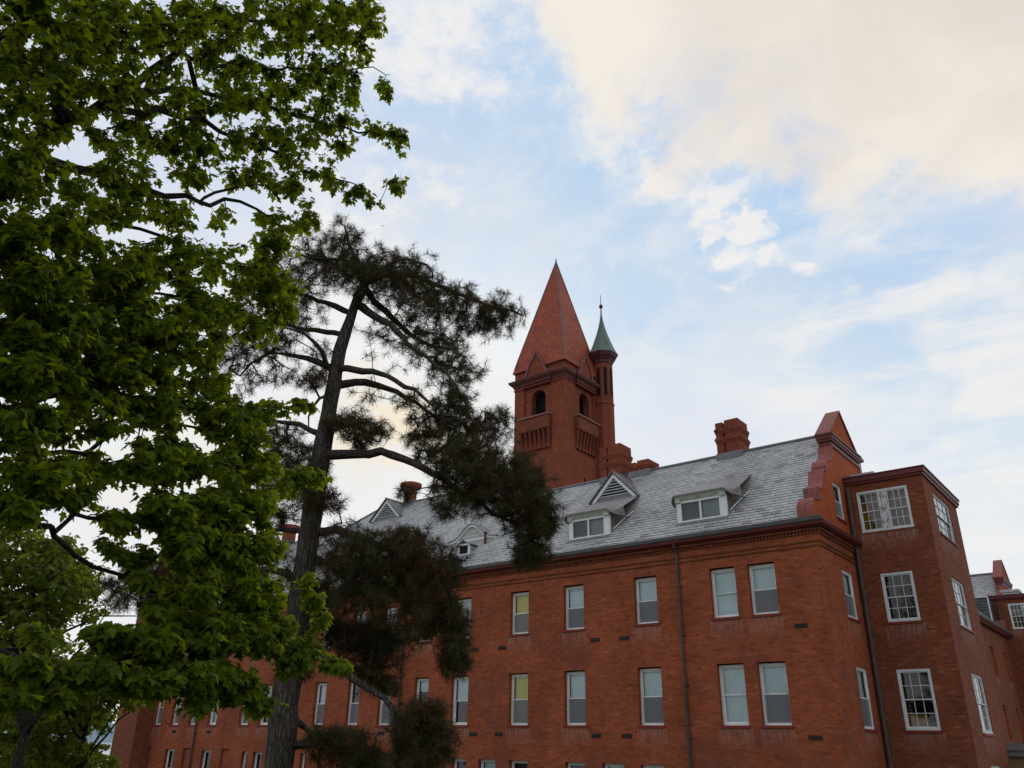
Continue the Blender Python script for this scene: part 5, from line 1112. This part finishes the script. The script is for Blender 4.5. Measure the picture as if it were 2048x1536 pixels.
MC = [ # x,y,rx,ry,dist,depth,n
 (60, 60, 130, 100, 7.2, .8, 75), (220, 60, 120, 95, 8.0, .9, 85), (370, 60, 110, 90, 8.6, .9, 80), (500, 60, 100, 85, 9.2, .9, 85), (620, 50, 90, 70, 9.8, .9, 90), (705, 60, 65, 75, 10.2, .8, 70), (745, 20, 30, 55, 10.4, .4, 22),
 (60, 200, 130, 90, 7.0, .8, 70), (210, 190, 110, 70, 7.6, .8, 50), (340, 200, 100, 70, 8.2, .8, 52), (470, 180, 90, 60, 8.9, .8, 58), (580, 180, 80, 60, 9.5, .7, 60), (670, 190, 60, 30, 9.9, .6, 14),
 (655, 148, 60, 30, 9.9, .6, 20), (765, 185, 22, 30, 10.2, .25, 9), (700, 175, 24, 22, 10, .25, 5), (710, 225, 26, 30, 10, .3, 8), (650, 210, 22, 20, 9.8, .3, 4), (745, 250, 22, 22, 10, .2, 4),
 (770, 270, 32, 30, 10.1, .3, 14), (800, 285, 18, 28, 10.1, .2, 7), (695, 265, 40, 40, 9.9, .4, 16), (630, 250, 40, 25, 9.7, .4, 12), (660, 300, 36, 22, 9.7, .4, 8), (795, 360, 20, 28, 9.9, .2, 7), (720, 385, 30, 24, 9.8, .3, 9), (665, 360, 40, 24, 9.6, .4, 12), (750, 400, 14, 12, 9.8, .2, 3),
 (80, 400, 140, 90, 6.8, .8, 55), (40, 330, 70, 60, 6.7, .5, 26), (250, 280, 90, 50, 7.8, .7, 32), (400, 290, 100, 50, 8.4, .7, 46), (520, 270, 70, 45, 9, .6, 36), (600, 300, 60, 50, 9.3, .6, 26), (590, 345, 40, 40, 9.3, .5, 20), (500, 345, 70, 35, 8.9, .5, 28), (380, 345, 60, 30, 8.3, .5, 14), (230, 350, 90, 45, 7.6, .6, 22),
 (560, 370, 28, 26, 9.2, .4, 10), (600, 405, 28, 24, 9.2, .3, 7), (450, 440, 40, 22, 8.6, .4, 9), (560, 450, 60, 30, 9, .5, 26), (620, 450, 26, 16, 9.2, .3, 8), (540, 490, 50, 30, 8.8, .4, 22), (350, 430, 60, 30, 8.1, .5, 20), (250, 420, 90, 45, 7.6, .6, 34), (120, 460, 90, 40, 7, .6, 26), (30, 480, 60, 50, 6.6, .5, 20),
 (80, 560, 120, 60, 6.6, .7, 60), (230, 540, 110, 60, 7.3, .7, 60), (370, 520, 100, 50, 8, .7, 50), (480, 540, 80, 50, 8.5, .6, 46), (560, 580, 50, 50, 8.7, .5, 30),
 (100, 660, 130, 60, 6.5, .7, 80), (260, 640, 120, 60, 7.1, .7, 70), (400, 620, 90, 55, 7.8, .7, 52), (500, 640, 60, 40, 8.3, .5, 26), (560, 620, 50, 26, 8.5, .4, 14), (530, 690, 24, 16, 8.3, .3, 2),
 (60, 740, 100, 50, 6.2, .6, 52), (200, 730, 120, 50, 6.8, .6, 66), (340, 720, 90, 60, 7.3, .6, 64), (410, 690, 45, 50, 7.6, .5, 28), (440, 760, 30, 30, 7.7, .4, 10),
 (60, 850, 90, 50, 6.1, .6, 32), (200, 820, 100, 50, 6.6, .6, 36), (330, 810, 90, 50, 7.1, .6, 52), (440, 820, 60, 45, 7.5, .5, 36), (530, 820, 50, 25, 7.9, .4, 20), (605, 805, 24, 20, 8.2, .3, 9), (480, 870, 70, 40, 7.5, .5, 36),
 (80, 940, 90, 40, 6.0, .6, 30), (200, 940, 90, 36, 6.5, .5, 22), (320, 920, 80, 50, 6.9, .6, 48), (430, 940, 70, 50, 7.3, .6, 52), (520, 930, 40, 40, 7.5, .5, 24), (610, 950, 40, 24, 7.9, .3, 17), (580, 975, 30, 20, 7.8, .3, 9),
 (40, 1010, 60, 40, 5.9, .5, 16), (150, 985, 60, 25, 6.3, .4, 9), (240, 1040, 36, 24, 6.5, .3, 9), (230, 1095, 32, 20, 6.5, .3, 6), (340, 1010, 60, 50, 6.7, .5, 36), (440, 1020, 70, 50, 7.0, .5, 52), (520, 1010, 30, 40, 7.2, .4, 18), (380, 1090, 60, 45, 6.6, .5, 42), (470, 1100, 60, 45, 6.9, .5, 46), (530, 1090, 30, 40, 7, .4, 15), (280, 1110, 28, 20, 6.5, .3, 5),
 (300, 1160, 40, 20, 6.4, .3, 5), (400, 1170, 50, 40, 6.5, .5, 24), (490, 1180, 55, 50, 6.8, .5, 44), (545, 1190, 25, 45, 6.9, .4, 16), (330, 1220, 40, 30, 6.4, .4, 11), (240, 1270, 60, 26, 6.2, .4, 18), (320, 1280, 70, 40, 6.3, .5, 40), (430, 1270, 70, 50, 6.5, .5, 60), (520, 1270, 50, 50, 6.7, .4, 34), (560, 1250, 24, 22, 6.8, .3, 7),
 (605, 1305, 38, 28, 6.9, .3, 22), (575, 1330, 30, 20, 6.8, .3, 10), (672, 1328, 22, 16, 7.0, .2, 7), (625, 1190, 14, 22, 7.0, .15, 4), (640, 1245, 14, 16, 7, .15, 3), (615, 1160, 10, 14, 7, .1, 2),
 (180, 1340, 80, 30, 6.0, .4, 24), (300, 1360, 70, 36, 6.1, .5, 34), (400, 1350, 60, 40, 6.3, .5, 36), (480, 1370, 45, 40, 6.5, .4, 26), (515, 1410, 22, 24, 6.6, .2, 9), (400, 1410, 30, 16, 6.3, .3, 6), (60, 1330, 70, 30, 5.8, .4, 12), (40, 1390, 60, 24, 5.8, .3, 8), (120, 1390, 60, 20, 5.9, .3, 8), (70, 1270, 60, 22, 6, .3, 6)]
# the rest of the crown, above and left of the photograph's frame
MC += [(x, -130, 130, 95, 7.6+(x+100)*.0042, 1.0, 62) for x in (-60, 130, 310, 480, 640)] + [(x, -330, 150, 110, 8.2+(x+100)*.004, 1.1, 60) for x in (-80, 150, 370, 570)] + [(x, -560, 180, 120, 9.2, 1.2, 50) for x in (0, 260, 480)]
MC += [(-170, y, 110, 120, 6.4, .9, 42) for y in (-350, -120, 80, 280, 480, 680, 880, 1080)] + [(-420, y, 160, 150, 6.6, 1.1, 40) for y in (-300, 0, 280, 520, 760)]
T, own = ellips([c[:6]+(c[6]*(1.3 if c[0] < 330 else 1.0)*(1.0 if c[1] < 460 else 1.4 if c[1] < 1000 else 2.0),) for c in MC], at, 1.0)
tips = S.fill(T, .17, .05, skip=n_tr, twist=.3)
S.radii(.0022, .0028, .55)
S.mesh('trunk', MBARK_M, maple, mb_)
# side shoots: leaf clusters also part-way along the twigs
extra = [S.par[t] for t in tips if rng.random() < .55 and S.r[S.par[t]] == 0]
maple_cluster_mesh(S, tips+extra, mb_, maple, MLEAF, .066, (6, 10), .058)

# ---- smaller trees behind the maple, at the far left
def small_tree(bx, by, hd, H, crown, name, label, m, nt, lsize, cat='tree', seed=1, per=(4, 7), bark=None):
    b = ath(bx, by, hd); b[2] = ground_z(b[0], b[1]); o = thing(name, label, cat, b)
    s = Skel(); s.limb([b+np.array([0, 0, -.2]), b+np.array([.1, 0, H*.3]), b+np.array([-.1, .1, H*.6]), b+np.array([.1, 0, H*.72])], H*.022, H*.003, .4, False, .02)
    T, _ = ellips(crown, ath, 1.0)
    for k in rng.choice(len(T), 12, replace=False):
        t = T[k]; z = max(b[2]+H*.15, t[2]-H*.25); a = np.array([b[0], b[1], min(z, b[2]+H*.85)]); s.limb([a, (a+t)/2+np.array([0, 0, .2]), t], H*.006, .008, .4, True, .03)
    tp_ = s.fill(T, .4, .0, skip=8, twist=.3); s.radii(.006, .005, .5); s.mesh('trunk', bark or MBARK_M, o, b)
    maple_cluster_mesh(s, tp_, b, o, m, lsize, per, .16, pet=False)
small_tree(40, 1500, 19, 9, [(40, 1120, 130, 60, 19, 2, 240), (110, 1180, 90, 60, 19, 2, 200), (150, 1150, 60, 35, 18.5, 1.5, 60), (40, 1230, 110, 60, 19, 2, 230), (190, 1215, 40, 25, 18.5, 1, 16), (110, 1100, 60, 30, 19, 1, 50), (30, 1050, 60, 30, 19, 1.5, 60), (-60, 1150, 90, 120, 19, 2, 150)], 'leafy_tree', 'small-leaved spreading tree seen behind the maple at the left edge, halfway down', MLEAF2, 0, .13, per=(4, 7))
small_tree(150, 1536, 27, 8, [(60, 1330, 120, 60, 27, 2, 300), (180, 1370, 70, 60, 26.5, 2, 230), (90, 1430, 120, 70, 27, 2, 330), (250, 1390, 40, 34, 25.5, 1, 60), (210, 1320, 60, 40, 26, 1.5, 110), (40, 1510, 100, 50, 27, 2, 150), (145, 1500, 40, 50, 27, 1.5, 60), (-60, 1430, 80, 100, 27, 2, 120)], 'willow_tree', 'fine-leaved yellowish tree low in the left corner, near the end of the brick building', MLEAF2, 0, .12, per=(7, 11))
small_tree(110, 1700, 38, 8, [(90, 1530, 130, 70, 38, 3, 420), (200, 1530, 34, 50, 38, 2, 90), (10, 1430, 90, 70, 38, 2, 260), (130, 1420, 90, 50, 38, 2, 200), (200, 1440, 40, 30, 38, 2, 50)], 'broadleaf_tree', 'dark rounded tree filling the bottom left corner beside the lake', MLEAF, 0, .16, per=(7, 11))

# ---- bird
bp = at(765, 452, 190.0)
v = MB(); v.ring([[(x, r*math.cos(a), r*math.sin(a)) for a in np.linspace(0, 2*math.pi, 8, endpoint=False)] for x, r in ((-.22, .008), (-.16, .03), (-.05, .05), (.06, .045), (.13, .028), (.17, .024), (.20, .006))])
bird = v.build('bird', m_plain('bird_grey', (.10, .10, .11), .8, .2), None, smooth=True)
bird['label'] = 'tiny bird gliding in the open sky above the pine'; bird['category'] = 'bird'
v = MB()
for s in (-1, 1): v.prism([(.06, .03*s, .02), (.09, .22*s, .10), (.0, .5*s, .05), (-.02, .24*s, .07), (-.06, .03*s, .02)], (0, 0, .006))
w = v.build('wings', bird.data.materials[0], bird); bird.location = bp; bird.rotation_euler = (R(12), 0, R(-20))
